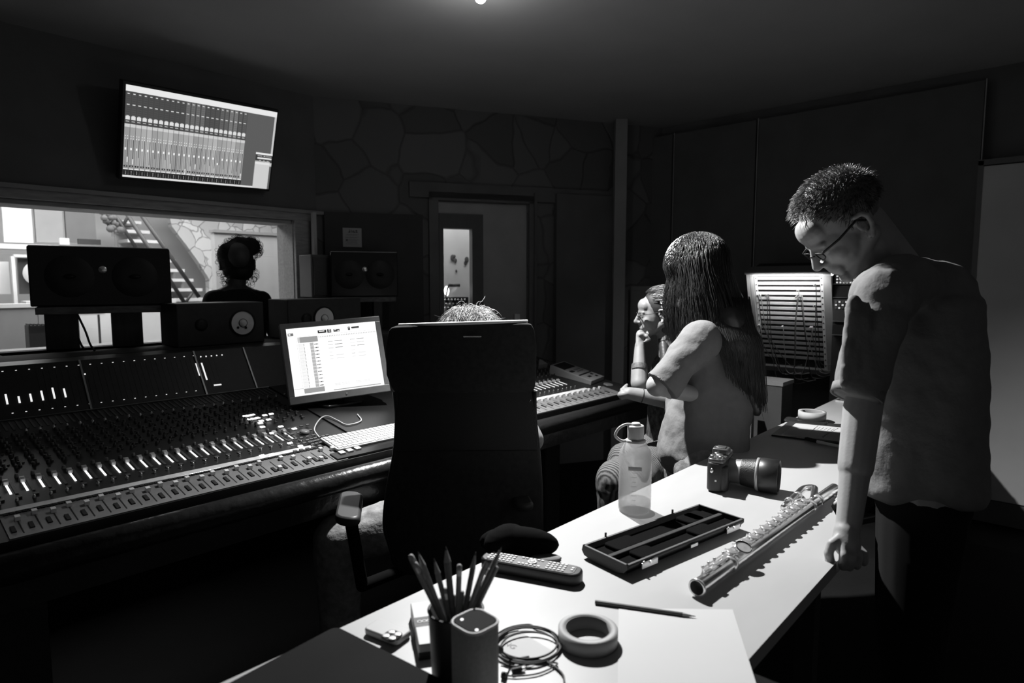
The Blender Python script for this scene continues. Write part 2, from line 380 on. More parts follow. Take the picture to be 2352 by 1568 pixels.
# far right: pale door
d2 = thing('door_2', 'x', 'door', (4.37, .2, 0)); del d2['label'], d2['category']; struct(d2)
y1 = yr(2222, 4.37); mb = MB().box((4.36, y1 - .55, 1.06), (.05, 1.1, 1.84)); mb.build('door_leaf', mat('pale_door', .6, .6, noise=.06, nscale=3), d2, bev=.004)
mb = MB().box((4.345, y1 - .012, 1.06), (.03, .024, 1.9)).box((4.345, y1 - .55, 2.0), (.03, 1.1, .03)); mb.build('door_edge', mat('door_edge', .15, .5), d2)
struct(MB().box((4.36, y1 - .6, .07), (.03, 1.2, .13)).build('baseboard_right', m_wall))
# wooden box edge / small upright strip beside the window
struct(MB().box(at(722, 555, y=3.6) * 1 + V((0, 0, 0)), (.02, .03, .36)).build('trim_6', mat('strip_pale', .5, .5)))

# ================================================================== THE LIVE ROOM BEHIND THE GLASS
m_lw = mat('live_room_plaster', .62, .9, noise=.05, nscale=2)
struct(MB().box((1.6, 5.99, -.31), (8.4, 4.2, .1)).build('floor_live_room', mat('live_room_floor', .45, .6, noise=.15, nscale=5, stretch=(1, 5, 1))))
struct(MB().box((1.6, 6.0, 3.45), (8.4, 4.2, .1)).build('ceiling_live_room', mat('live_ceiling', .5, .9, noise=.04)))
struct(MB().box((1.6, 7.95, 1.6), (8.4, .1, 3.9)).build('wall_live_back', m_lw))
struct(MB().box((-2.5, 6.0, 1.6), (.1, 4.2, 3.9)).build('wall_live_left', m_lw))
struct(MB().box((5.7, 6.0, 1.6), (.1, 4.2, 3.9)).build('wall_live_right', m_lw))
YS = 7.0
def L(px, py, y=YS): return at(px, py, y=y)
def lrect(mb, x0, y0, x1, y1, Yp, th=.05, down=False):
    a = L(x0, y0, Yp); b = L(x1, y1, Yp)
    if down: b = V((b.x, b.y, -.255))
    return mb.box(((a.x + b.x) / 2, Yp + th / 2, (a.z + b.z) / 2), (abs(b.x - a.x), th, abs(a.z - b.z)))
# stone part of the back wall
mb = MB(); poly = [L(383, 470, 7.3), L(700, 470, 7.3), L(700, 900, 7.3), L(490, 900, 7.3), L(480, 640, 7.3), L(455, 600, 7.3), L(430, 565, 7.3), L(395, 520, 7.3)]
mb.prism(poly, (0, .1, 0)); struct(mb.build('wall_live_stone', stone_mat('pale_rubble_stone', .42, .78, 7.5, .5)))
# the staircase seen from below the rail: nine pale treads climbing to the left
st = thing('staircase', 'pale wooden staircase with dark handrails behind the control room window', 'staircase', (2.5, 7.0, -.25))
mt = mat('pale_tread', .62, .7, noise=.08, nscale=5, stretch=(1, 8, 8)); mrz = mat('pale_riser', .56, .8, noise=.05)
bx0, by0 = 470, 712
for k in range(10):
    px0 = 300 - 8 * 0 + (k - 9) * 0; ya = 712 - 23 * k
    a = L(330 - 4 * k, ya, YS); b = L(478 - 15 * k, ya, YS)
    yo = YS - .30 + .06 * k
    MB().box(((a.x + b.x) / 2, yo + .15, a.z), (b.x - a.x, .32, .03)).build('tread', mt, st)
    MB().box(((a.x + b.x) / 2, yo + .29, a.z - .07), (b.x - a.x, .02, .13)).build('riser', mrz, st)
mr = mat('dark_rail', .05, .5, noise=.1)
def rail(p, q, name='handrail', r=.02): return MB().tube([L(p[0], p[1], 6.55), L(q[0], q[1], 6.55)], r, 8).build(name, mr, st)
rail((283, 478), (425, 697)); rail((314, 478), (457, 682)); rail((305, 480), (284, 515), 'rail_brace', .014); rail((284, 517), (312, 518), 'rail_brace', .012)
rail((425, 697), (443, 670), 'rail_brace', .014); rail((384, 665), (402, 698), 'rail_brace', .014); rail((255, 480), (312, 568), 'handrail', .016)
# gallery front: three fabric panels and a white beam
def lpan(px0, py0, px1, py1, Yp, m, name, label, cat='panel', th=.04, group=None, down=False):
    o = lrect(MB(), px0, py0, px1, py1, Yp, th, down).build(name, m); return tag(o, label, cat, group)
lpan(2, 455, 77, 558, 6.9, mat('acoustic_white', .72, .9, noise=.04), 'sound_absorber', 'white acoustic panel on the gallery, leftmost behind the window')
lpan(77, 455, 147, 558, 6.92, mat('acoustic_grey', .3, .9, noise=.06), 'sound_absorber', 'mid grey acoustic panel between the white and the dark gallery panels')
lpan(147, 455, 222, 558, 6.94, mat('acoustic_dark', .16, .9, noise=.06), 'sound_absorber', 'dark grey acoustic panel next to the staircase')
mb = MB(); lrect(mb, -60, 548, 245, 556, 6.8, .1); struct(mb.build('trim_7', m_dark)) if False else None
o = MB(); lrect(o, -80, 556, 245, 578, 6.75, .2); o = o.build('gallery_beam', m_white); tag(o, 'white horizontal beam carrying the gallery panels', 'beam')
lpan(137, 546, 160, 562, 6.7, m_white, 'white_block', 'white bracket on the gallery beam above the black speaker', 'bracket')
lpan(180, 548, 232, 562, 6.7, mat('dark_slot', .05, .8), 'duct', 'dark duct slot on the gallery beam', 'duct')  # thin dark block on the gallery beam
lpan(-30, 600, 25, 675, 6.6, mat('booth_white', .7, .8), 'booth_wall', 'white booth wall at the left edge behind the window', 'wall panel')
# booth window with a round disc
bw = thing('booth_window', 'dark booth window with a pale round disc behind the black speaker', 'window', L(65, 690, 6.5))
lrect(MB(), 32, 584, 130, 592, 6.5).build('frame', m_white, bw); lrect(MB(), 25, 588, 40, 676, 6.5, .05, True).build('frame', m_white, bw)
lrect(MB(), 40, 592, 160, 674, 6.55, .04).build('pane', mat('booth_dark', .07, .3, noise=.1), bw)
c = L(86, 628, 6.5); MB().lathe([(.001, 0), (.075, .01), (.1, 0)], c, (0, -1, 0), 28).build('disc', mat('disc_pale', .6, .5, noise=.05), bw)
lpan(-40, 705, 118, 790, 6.0, mat('low_screen', .28, .9, noise=.05), 'low_screen', 'grey low screen at the lower left behind the window', 'screen', .06, down=True)
o = MB(); lrect(o, -40, 699, 122, 704.5, 5.99, .09); tag(o.build('screen_cap', m_white), 'white cap rail on the grey low screen', 'rail')
# grey gobo panel behind the standing dark haired woman
gb = thing('gobo_panel', 'tall grey acoustic gobo standing behind the woman at the window', 'acoustic panel', L(580, 760, 6.0))
lrect(MB(), 492, 535, 664, 800, 6.0, .08, True).build('panel', mat('gobo_fabric', .38, .95, noise=.04), gb)
mb = MB(); lrect(mb, 490, 533, 666, 537, 5.98, .1); lrect(mb, 655, 535, 664, 800, 5.99, .1, True); mb.build('edge_frame', mat('gobo_edge', .22, .7), gb)
# bunch of dried flowers hanging at the stair head
fb = thing('hanging_garland', 'dark garland of dried flowers hanging by the stair rail', 'garland', L(262, 545, 6.4)); mg = mat('dried_flower', .12, .9, noise=.3, nscale=12)
mb = MB()
for k in range(26):
    t = k / 25; p = L(238 + 30 * t + rnd.uniform(-14, 14), 482 + 52 * t + rnd.uniform(-8, 8), 6.52 + rnd.uniform(-.05, .05)); r_ = .028 * rnd.uniform(.6, 1.3)
    mb.ell(p, (r_, r_, r_ * .8), (rnd.uniform(0, 3), rnd.uniform(0, 3), 0), 8, 5)
mb.tube([L(236, 478, 6.55), L(270, 500, 6.55), L(286, 516, 6.55)], .012, 6); mb.build('flowers', mg, fb)
# table, white sofa like bright patch, percussion rack
tb = thing('side_table', 'small dark legged table seen between the speaker stands', 'table', L(205, 790, 5.6))
lrect(MB(), 170, 716, 240, 722, 5.6, .5).build('tabletop', m_white, tb)
for px in (226,): lrect(MB(), px, 722, px + 6, 772, 5.6, .03, True).build('leg', mr, tb)
lpan(312, 700, 404, 766, 5.9, mat('white_cloth', .85, .9), 'white_couch', 'bright white couch behind the speaker stand', 'couch', .28, down=True)
lpan(60, 692, 405, 700, 6.2, mat('ledge', .7, .7), 'ledge', 'long pale ledge at the foot of the staircase', 'ledge', .2, down=True)
rk = thing('percussion_rack', 'dark ribbed instrument case low behind the left window', 'instrument case', L(92, 778, 5.3))
mb = MB(); lrect(mb, 65, 748, 120, 776, 5.3, .12, True); mb.build('body', mat('case_ribbed', .06, .6, noise=.2), rk)
for k in range(6): lrect(MB(), 66 + 9 * k, 744, 70 + 9 * k, 749, 5.29, .1).build('key', mr, rk)
lrect(MB(), 86, 706, 90, 748, 5.35, .02).build('stem', m_grey, rk)
# ceiling lamps of the live room
for px, lab in ((35, 'left glowing round ceiling lamp of the room behind the window'), (75, 'right glowing round ceiling lamp of the room behind the window')):
    cl = thing('ceiling_lamp', lab, 'lamp', L(px, 466, 5.2), group='round ceiling lamps behind the window')
    p = L(px, 466, 5.2); MB().lathe([(.001, -.012), (.05, -.008), (.055, .01)], p, (0, 0, 1), 20).build('diffuser', emat('lamp_glow', 1, 6), cl)
    MB().ring(p, (0, 0, 1), .065, .055, .02, 20).build('rim', m_metal, cl)
# lobby behind the glazed door
pw = V((DN.x * .95, DN.y * .95, 0)); c = fw(1.15, 1.1, 1.5)
mlob = mat('lobby_wall', .55, .85, noise=.1, nscale=5)
struct(MB().box(c, (2.2, .06, 2.6), ax=(DX, DN, V((0, 0, 1)))).build('wall_lobby', mlob))
struct(MB().box(fw(1.15, -.1, 0.85), (2.2, 1.3, .1), ax=(DX, DN, V((0, 0, 1)))).build('floor_lobby', m_grey))
mb = MB(); sp = mat('wall_blotch', .1, .9)
for (u, v, s_) in ((1040, 592, 9), (1046, 598, 6), (1072, 596, 8), (1069, 604, 6), (1048, 622, 4), (1044, 588, 4)):
    p = fw(fpx(u), 0, 0); r = ray(u, v); t = ((fw(0, 0, 1.46) - CAM).dot(DN)) / r.dot(DN); p = CAM + r * t
    mb.ell(p, (.0035 * s_, .004, .0035 * s_), None, 10, 6)
mb.build('wall_decal', sp); tag(bpy.data.objects['wall_decal'], 'dark floral blotches on the pale wall seen through the door glass', 'decal')
def lob(u, v, n):
    r = ray(u, v); return CAM + r * (((fw(0, 0, n) - CAM).dot(DN)) / r.dot(DN))
am = thing('lamp_arm', 'dark jointed lamp arm above the studded rack behind the door glass', 'lamp', lob(1040, 700, .5))
MB().tube([lob(1030, 655, .5), lob(1056, 655, .5)], .012, 8).tube([lob(1022, 690, .5), lob(1030, 655, .5)], .006, 6).build('arm', mr, am)
MB().ell(lob(1026, 668, .6), (.02, .02, .04)).build('bulb', emat('lamp_hot', 1, 5), am)
rk2 = thing('studded_rack', 'dark rack studded with pale knobs behind the door glass', 'rack', lob(1045, 760, .4))
a, b2 = lob(1018, 682, .4), lob(1072, 790, .4); MB().box((a + b2) / 2, ((b2 - a).xy.length, .12, abs(a.z - b2.z)), ax=(DX, DN, V((0, 0, 1)))).build('case', m_dark, rk2)
kb = None
for i in range(3):
    for j in range(7):
        p = lob(1023 + 7.5 * j + 3 * (i % 2), 688 + 9 * i, .33)
        if kb is None: kb = MB().ell((0, 0, 0), (.008, .008, .008), None, 8, 6).build('stud', m_silver, rk2, world=False); kb.location = p - rk2.location
        else: cpy(kb, p - rk2.location)
# the ceiling lamp of the control room
lp = thing('spot_lamp', 'small glaring round lamp on the ceiling at the top of the picture', 'lamp', (LAMP.x, LAMP.y, CZ))
MB().lathe([(.05, 0), (.05, -.012), (.03, -.03), (.03, -.05)], (LAMP.x, LAMP.y, CZ), (0, 0, 1), 24).build('housing', m_white, lp)
MB().ell((LAMP.x, LAMP.y, CZ - .065), (.022, .022, .018)).build('bulb', emat('spot_bulb', 1, 25), lp)
# unseen point light added below the fitting to brighten the ceiling
light('ceiling_fill_light', 'POINT', (LAMP.x, LAMP.y, CZ - .22), 1.9, shadow_soft_size=.04)

# ================================================================== MIXING CONSOLE
con = thing('mixing_console', 'long black mixing console with rows of lit faders below the window', 'mixing console', (1.4, 2.2, 0))
P0, P1, P2, P3, P4 = (1.80, .757), (1.93, .782), (1.957, .785), (2.60, .897), (2.72, 1.065)
CX0, CX1 = -.1, 3.02
def sf(a, b, x, t, h=0.0):
    y = a[0] + (b[0] - a[0]) * t; z = a[1] + (b[1] - a[1]) * t; L_ = math.hypot(b[0] - a[0], b[1] - a[1])
    ny, nz = -(b[1] - a[1]) / L_, (b[0] - a[0]) / L_
    return V((x, y + ny * h, z + nz * h))
def sax(a, b):
    L_ = math.hypot(b[0] - a[0], b[1] - a[1]); u = V((0, (b[0] - a[0]) / L_, (b[1] - a[1]) / L_)); X = V((1, 0, 0)); return (X, u, X.cross(u))
U = (P2, P3); UL = math.hypot(P3[0] - P2[0], P3[1] - P2[1]); ua = sax(*U); la = sax(P0, P1); ba = sax(P3, P4)
m_con = mat('console_black', .02, .45, noise=.15, nscale=30, spec=.4)
prof = [(1.80, .635), P0, P1, P2, P3, P4, (2.86, 1.065), (2.86, .635)]
MB().prism([V((CX0, y, z)) for y, z in prof], (CX1 - CX0, 0, 0)).build('body', m_con, con)
for x in (CX0 + .4, CX1 - .5): MB().box((x, 2.35, .3), (.12, .7, .6)).build('leg', m_black, con, bev=.01)
# padded arm rest
mb = MB(); mb.tube([(CX0, 1.745, .712), (CX1 + .03, 1.745, .712)], .036, 16).box(((CX0 + CX1) / 2, 1.775, .66), (CX1 - CX0 + .02, .05, .1)); mb.build('armrest', mat('armrest_leather', .02, .28, bump=.35, bscale=25, spec=.6), con)
# small-fader panel and the pale scribble strip
mpn = mat('fader_panel_grey', .17, .5, noise=.12, nscale=25)
for xa, xb in ((.262, 1.165), (2.05, 2.86)):
    a, b = P0, P1; c = (sf(a, b, xa, .5) + sf(a, b, xb, .5)) / 2
    MB().box(c + la[2] * .001, (xb - xa, .127, .004), ax=la).build('fader_panel', mpn, con)
mstr = mat('scribble_strip', .72, .5, noise=.12, nscale=60, stretch=(1, .2, .2))
for xa, xb in ((.262, 1.12), (2.0, 2.73)):
    MB().box(((xa + xb) / 2, (P1[0] + P2[0]) / 2, P1[1] + .0035), (xb - xa, .026, .004), rot=(R(7), 0, 0)).build('scribble_strip', mstr, con)
MB().tube([(.2, P1[0] - .004, P1[1] + .004), (1.12, P1[0] - .004, P1[1] + .004)], .0018, 6).build('strip_edge', m_metal, con)
m_cap = mat('fader_cap_silver', .85, .35, metal=.1, noise=.1); m_btn = mat('button_grey', .14, .5, noise=.2, nscale=50); m_lit = emat('lit_slot', 1, 1.3); m_slot = mat('slot_black', .005, .8)
lit2 = emat('lit_button', 1, 2.0); dimled = emat('dim_led', 1, .8); mknob = mat('knob_black', .05, .35, noise=.1, spec=.6); mks = mat('knob_grey', .2, .35, noise=.1)
proto = {}
def part(key, name, m, fn, p, mats=None):
    """first call builds the part at the origin of the console, the next ones are copies"""
    q = V(p) - con.location
    if key not in proto:
        mb = MB(); fn(mb); proto[key] = mb.build(name, m, con, world=False); proto[key].location = q; return proto[key]
    return cpy(proto[key], q)
def bx(size, ax, h=0): return lambda mb: mb.box(ax[2] * (size[2] / 2 + h), size, ax=ax)
chl = [.27 + .036 * i for i in range(24)]; chr_ = [2.40 + .0365 * i for i in range(9)]
cells = MB(); cellsb = MB()
for i, x in enumerate(chl + chr_):
    right = i >= len(chl)
    t0 = (2.035 - P2[0]) / (P3[0] - P2[0]); t1 = (2.155 - P2[0]) / (P3[0] - P2[0])
    if x < 1.10 or right:
        ln = .062 if not right else .06
        part('bar', 'lit_fader_slot', m_lit, bx((.0052, .060, .0012), ua), sf(*U, x, t0 + .06 + (rnd.random() - .5) * .01, .0005))
        tt = t0 + .06 + .055
        def fcap(mb):
            mb.box(ua[2] * .006, (.011, .020, .010), ax=ua); mb.box(ua[2] * .0125, (.010, .004, .003), ax=ua)
        part('fcap', 'fader', m_cap, fcap, sf(*U, x, tt, .0005))
        part('kn', 'knob', mks, lambda mb: mb.lathe([(.005, 0), (.0045, .009), (.001, .010)], (0, 0, 0), ua[2], 10), sf(*U, x - .006, tt + .055, 0))
        part('kd', 'lit_knob', m_metal, lambda mb: mb.lathe([(.004, 0), (.0035, .008), (.001, .009)], (0, 0, 0), ua[2], 10), sf(*U, x + .004, t0 - .06, 0))
        if not right: cells.box(sf(*U, x + .012, t0 + .07, .001), (.0065, .085, .0015), ax=ua); cells.box(sf(*U, x + .012, t0 - .03, .002), (.012, .010, .003), ax=ua)
cells.build('scale_label', mat('scale_label', .12, .5, noise=.5, nscale=300), con)
# small faders of the lower panel
for i in range(25):
    x = .283 + .036 * i; ok = [.72, .55, .80, .62, .78, .7, .55, .82, .6]
    part('slot', 'fader_slot', m_slot, bx((.0025, .085, .0006), la), sf(P0, P1, x + .008, .45, .0032))
    part('lbtn', 'button', m_slot, bx((.009, .03, .003), la), sf(P0, P1, x - .008, .32 + .03 * (i % 3), .003))
    def sc_(mb): mb.box(la[2] * .006, (.011, .013, .011), ax=la)
    part('sf', 'small_fader', m_cap, sc_, sf(P0, P1, x + .008, .66 + (.10 if i % 2 else 0) - (.38 if i in (18, 21, 22) else 0), .003))
for i in range(16):
    x = 2.08 + .048 * i; part('sf', 'small_fader', m_cap, sc_, sf(P0, P1, x, .86, .003)); part('slot', '', None, None, sf(P0, P1, x + .01, .4, .0032)) ; part('lbtn', '', None, None, sf(P0, P1, x - .012, .42, .003))
# button row under the strip
mb = MB()
for i in range(70):
    x = .275 + .0125 * i; mb.box(sf(P0, P1, x, .93, .004), (.009, .007, .004), ax=la)
o = mb.build('button_row', m_slot, con)
# knob field: 100 separate knobs, the rest as one part
kn = []
for i in range(40):
    x = CX0 + .38 + .0365 * i
    if x > 1.24: break
    for j in range(13):
        y = 2.205 + .021 * j; kn.append((x + (.004 if j % 2 else -.005) + rnd.uniform(-.002, .002), y))
for i in range(26):
    x = 2.05 + .0365 * i
    for j in range(16):
        y = 2.20 + .0235 * j
        if x < 2.97: kn.append((x + (.004 if j % 2 else -.005), y))
kn.sort(key=lambda q: q[0] ** 2 + q[1] ** 2)
rest = MB(); restd = MB()
def kfn(mb): mb.lathe([(.0052, 0), (.0044, .009), (.0015, .0098)], (0, 0, 0), ua[2], 8)
for n_, (x, y) in enumerate(kn):
    t = (y - P2[0]) / (P3[0] - P2[0]); p = sf(*U, x, t, 0)
    if n_ < 95: part('kk', 'channel_knob', mknob, kfn, p)
    else: rest.lathe([(.0052, 0), (.0044, .009), (.0015, .0098)], p, ua[2], 8)
    if rnd.random() < .5: restd.box(sf(*U, x + .012, t + .012, .0015), (.006, .004, .003), ax=ua)
o = rest.build('channel_knob', mknob, con); o['kind'] = 'stuff'
o = restd.build('small_button', m_btn, con); o['kind'] = 'stuff'
# sparkle row: bright metal knobs along the back
for i in range(27):
    x = .42 + .0365 * i
    if x < 1.36: part('sk', 'metal_knob', m_silver, lambda mb: mb.lathe([(.0045, 0), (.004, .011), (.001, .013)], (0, 0, 0), ua[2], 10), sf(*U, x, .80 - .0 * i, 0))
for i in range(10):
    for j in range(2): part('sk', '', None, None, sf(*U, 1.95 + .0365 * i + .01 * j, .52 + .2 * j, 0))
# label slats at the back of the desk
for i in range(52):
    x = .36 + .018 * i
    part('sl', 'label_slat', mat('slat_grey', .09, .5, noise=.1), bx((.006, .085, .002), ua), sf(*U, x, .915, .0))
# centre section
MB().box(sf(*U, 1.66, .5, .003), (.74, UL * .98, .006), ax=ua).build('centre_panel', m_gloss if False else mat('centre_panel', .014, .35, noise=.1), con)
cen = [(563, 956), (572, 955), (580, 953), (574, 963), (583, 962), (592, 960), (608, 954), (623, 951), (600, 967), (617, 964), (598, 972), (603, 981), (645, 980), (676, 985), (625, 995), (666, 1018), (690, 1025), (602, 1047), (624, 1044)]
def onU(px, py, h=0):  # where the view ray through a picture point meets the desk surface
    a = V((0, P2[0], P2[1])); n = ua[2]; r = ray(px, py); t = (a + n * h - CAM).dot(n) / r.dot(n); return CAM + r * t
for px, py in cen: part('cb', 'lit_button', lit2, bx((.016, .011, .003), ua), onU(px, py, .006))
for k in range(5):
    for j in range(5): part('gb', 'button', m_btn, bx((.012, .009, .003), ua), onU(650 + 14 * k + 7 * j, 988 + 12 * j - 3 * k, .006))
for k in range(6):
    for j in range(3): part('gb', '', None, None, onU(706 + 9 * k + 6 * j, 1011 + 5 * j - 2.2 * k, .006))
for k in range(7): part('gb2', 'button', m_btn, bx((.012, .012, .003), ua), onU(765 + 9.5 * k, 1010 - 2.4 * k, .006))
part('jog', 'jog_wheel', mks, lambda mb: mb.lathe([(.018, 0), (.017, .006), (.008, .007)], (0, 0, 0), ua[2], 24), onU(699, 992, .006))
for k in range(3): MB().box(onU(785 + 18 * k, 1041 - 5 * k, .006), (.02, .02, .012), ax=ua).build('small_fader', m_cap, con)
# extra lights near the far right end
for px, py in ((1356, 876), (1362, 873)): MB().box(onU(px, py, .004), (.05, .007, .002), ax=ua).build('lit_button', lit2, con)
for px, py in ((1345, 875), (1371, 876), (1349, 874)): part('dt', 'lamp_dot', lit2, lambda mb: mb.ell((0, 0, 0), (.003, .003, .002), None, 8, 5), onU(px, py, .004))
MB().lathe([(.028, 0), (.026, .004), (.02, .005)], onU(1397, 883, .0), ua[2], 24).build('cup_holder', mks, con)
# meter bridge
for x in (.632, 1.032, 1.24, 2.02): MB().box(sf(P3, P4, x, .5, .003), (.006, .205, .006), ax=ba).build('bridge_divider', mat('divider_metal', .35, .35, metal=.5, noise=.1), con)
MB().tube([sf(P3, P4, CX0, .0, .005), sf(P3, P4, CX1, 0, .005)], .0022, 6).build('bridge_lip', mat('lip_metal', .4, .3, metal=.7), con)
for i in range(24):
    x = .335 + .0365 * i
    if x > 1.03: break
    part('dl', 'meter_lamp', dimled, bx((.005, .002, .001), ba), sf(P3, P4, x, .90, .001)); part('dl', '', None, None, sf(P3, P4, x + .004, .12, .001))
for px, y0, y1 in ((15, 905, 928), (44, 910, 925), (71, 904, 922), (97, 897, 919), (123, 890, 915), (149, 892, 912)):
    def onB(px, py, h=.0015):
        a = V((0, P3[0], P3[1])); n = ba[2]; r = ray(px, py); t = (a + n * h - CAM).dot(n) / r.dot(n); return CAM + r * t
    a, b = onB(px - 2, y0), onB(px + 2, y1); c = (a + b) / 2; MB().box(V((c.x, c.y, c.z)), (.0055, (a - b).length, .0015), ax=ba).build('level_meter', emat('meter_on', 1, .9), con)
for px0, px1, y0, y1 in ((452, 457, 834, 862), (465, 473, 833, 872)):
    a, b = onB(px0, y0), onB(px1, y1); c = (a + b) / 2; MB().box(c, (.006, (a - b).length, .0015), ax=ba).build('level_meter', MATS['meter_on'], con)
a, b = onB(494, 884), onB(506, 883); MB().box((a + b) / 2, (.03, .006, .0015), ax=ba).build('level_meter', MATS['meter_on'], con)
for k in range(6): part('ml', 'meter_lamp', MATS['meter_on'], lambda mb: mb.ell((0, 0, 0), (.003, .003, .003), None, 8, 5), onB(449 + 12.2 * k, 820 - 1 * k))
part('ml', '', None, None, onB(195, 859))
mb = MB()
for k in range(34): mb.box(sf(P3, P4, .30 + .0365 * k * .5 + .2, .5, .0008), (.0012, .15, .0008), ax=ba)
mb.build('meter_scale', mat('meter_scale', .035, .4), con)

# ================================================================== SPEAKERS
m_cone = mat('white_cone', .92, .6, noise=.06, nscale=20)
def nearfield(x0, x1, z0, z1, y, cx, cr, label, dep=.2):
    t = thing('near_field_speaker', label, 'speaker', ((x0 + x1) / 2, y, z0), group='small speakers on the meter bridge')
    MB().box(((x0 + x1) / 2, y + dep / 2, (z0 + z1) / 2), (x1 - x0, dep, z1 - z0)).build('cabinet', mat('speaker_veneer', .03, .6, noise=.2, nscale=20), t, bev=.004)
    c = V((cx, y, (z0 + z1) / 2))
    MB().lathe([(cr * 1.08, 0), (cr * 1.12, .006), (cr * 1.0, .008), (cr, .003)], c, (0, -1, 0), 40).build('surround', m_dark, t)
    MB().lathe([(cr * .99, .004), (cr * .36, -.0 + .0015), (cr * .36, .002)], c, (0, -1, 0), 40).build('woofer_cone', m_cone, t)
    MB().ell(c + V((0, -.004, 0)), (cr * .34, .014, cr * .34), None, 24, 12).build('dust_cap', m_cone, t)
    MB().ring(c + V((0, -.006, 0)), (0, -1, 0), cr * .37, cr * .34, .002, 30).build('cap_ring', m_dark, t)
    tx = x1 - .045 if cx < (x0 + x1) / 2 + .09 else x0 + .09
    MB().lathe([(.028, 0), (.028, .002), (.012, .006), (.001, .007)], (x0 + .1, y, c.z), (0, -1, 0), 24).build('tweeter', m_dark, t)
    return t
z1 = 1.257
nf = nearfield(1.041, 1.43, 1.067, z1, 2.74 + .16, at(557, 743, y=2.9).x, .054, 'black speaker lying on its side with white cone, left of the monitor')
for k, px in ((0, 547), (1, 565)): MB().ell(at(px, 752, y=2.893), (.006, .003, .006), None, 8, 6).build('cone_mark', m_dark, nf)
nf2 = nearfield(1.553, 1.975, 1.067, 1.265, 2.9, at(744, 722, y=2.9).x, .054, 'black speaker with white cone half hidden behind the lit monitor')
# shelf between bridge and window that carries them
sh = thing('equipment_shelf', 'black shelf running behind the console below the window', 'shelf', (1.2, 3.05, 0))
MB().box((1.2, 3.05, 1.05), (2.6, .36, .03)).box((.80, 3.20, 1.05), (.66, .20, .03)).build('board', m_black, sh)
for x in (0.0, 2.4): MB().box((x, 3.05, .52), (.05, .3, 1.035)).build('leg', m_black, sh)
# the big glossy black speaker boxes on plank stands
def big(c, W_, H_, yaw, label, lab2, offs, pw):
    X_ = V((cos(yaw), sin(yaw), 0)); N_ = V((X_.y, -X_.x, 0)); c = V(c); ax = (X_, N_, V((0, 0, 1))); zb = c.z - H_ / 2
    t = thing('studio_speaker', label, 'speaker', (c.x, c.y, zb), group='large glossy black speakers on wooden plank stands')
    MB().box(c - N_ * .11, (W_, .22, H_), ax=ax).build('cabinet', m_gloss, t, bev=.006)
    MB().box(c - N_ * .11 + V((0, 0, H_ / 2 + .001)), (W_ - .01, .21, .003), ax=ax).build('lit_top', mat('lit_top_pale', .5, .5), t)  # pale sheet stands in for lamp light on the cabinet top
    for s_ in (-1, 1):
        p = c + X_ * (W_ * .23 * s_) + N_ * .0
        MB().lathe([(.088, 0), (.086, .002), (.03, .001), (.001, .001)], p, N_, 30).build('woofer', m_dark, t); MB().ell(p + N_ * .003, (.022, .022, .010)).build('dust_cap', m_gloss, t)
    MB().lathe([(.016, 0), (.014, .003), (.001, .004)], c + N_ * .001 + V((0, 0, .03)), N_, 20).build('tweeter', m_silver, t)
    s = thing('plank_stand', lab2, 'speaker stand', (c.x, c.y, 1.065))
    MB().box(V((c.x, c.y, zb - .018)) - N_ * .10, (W_ - .03, .22, .030), ax=ax).build('plank', m_wood, s, bev=.002)
    for u in offs: MB().box(V((c.x, c.y, (zb - .034 + 1.066) / 2)) + X_ * u - N_ * .10, (pw, .12, zb - .034 - 1.066), ax=ax).build('pillar', mat('dark_veneer', .03, .4, noise=.3, stretch=(8, 8, .6)), s)
    return t
big(at(237, 635, d=2.72), .515, .250, math.atan2(-.249, .969), 'glossy black speaker box lying on a plank at the left in front of the window', 'wooden plank on two dark pillars under the left glossy speaker', (-.158, .080), .118)
big(at(838, 630, d=3.85), .40, .27, math.atan2(-.49, .87), 'glossy black speaker box on a plank between the window and the grey door', 'wooden plank stand under the glossy speaker near the door', (-.05, .08), .05)
cab = MB().tube(bez([at(178, 722, y=2.96), at(196, 760, y=2.96), at(207, 790, y=2.95), at(218, 806, y=2.95)]), .004, 6)
tag(cab.build('speaker_cable', m_dark), 'black cable hanging from the left glossy speaker between its pillars', 'cable')
cab = MB().tube(bez([at(178, 772, y=2.97), at(186, 790, y=2.97), at(194, 803, y=2.97)]), .004, 6)
tag(cab.build('speaker_cable', m_dark), 'short second black cable behind the left plank stand', 'cable')
gs = thing('grey_speaker', 'small grey speaker box seen from its side at the right end of the window', 'speaker', at(736, 684, y=3.45))
a = at(714, 584, y=3.45); b = at(758, 682, y=3.45)
MB().box(((a.x + b.x) / 2, 3.52, (a.z + b.z) / 2), (b.x - a.x, .14, a.z - b.z)).build('cabinet', mat('speaker_grey', .12, .6, noise=.05), gs, bev=.005)
MB().box(((a.x + b.x) / 2, 3.52, b.z - .012), (b.x - a.x - .03, .1, .022)).build('foot', m_black, gs)
MB().box(((a.x + b.x) / 2, 3.44, (a.z + b.z) / 2), (b.x - a.x - .02, .006, a.z - b.z - .03)).build('grille', mat('grille_grey', .09, .8, noise=.1, nscale=80), gs)
ps = thing('pedestal', 'black pedestal under the small grey speaker', 'pedestal', ((a.x + b.x) / 2, 3.52, 0)); MB().box(((a.x + b.x) / 2, 3.52, (b.z - .025) / 2), (.12, .12, b.z - .025)).build('column', m_black, ps); MB().box(((a.x + b.x) / 2, 3.52, .012), (.26, .26, .024)).build('base', m_black, ps)
# dark soffit with a notice
sA, sB = fpx(752), fpx(972); mb = MB(); fbox(mb, sA, sB, .0, at(860, 486, d=4).z * 0 + 1.80, -.04, 0); so = mb.build('acoustic_absorber', mat('absorber_black', .06, .95, noise=.1)); tag(so, 'tall dark absorber panel on the wall left of the grey door', 'acoustic panel')
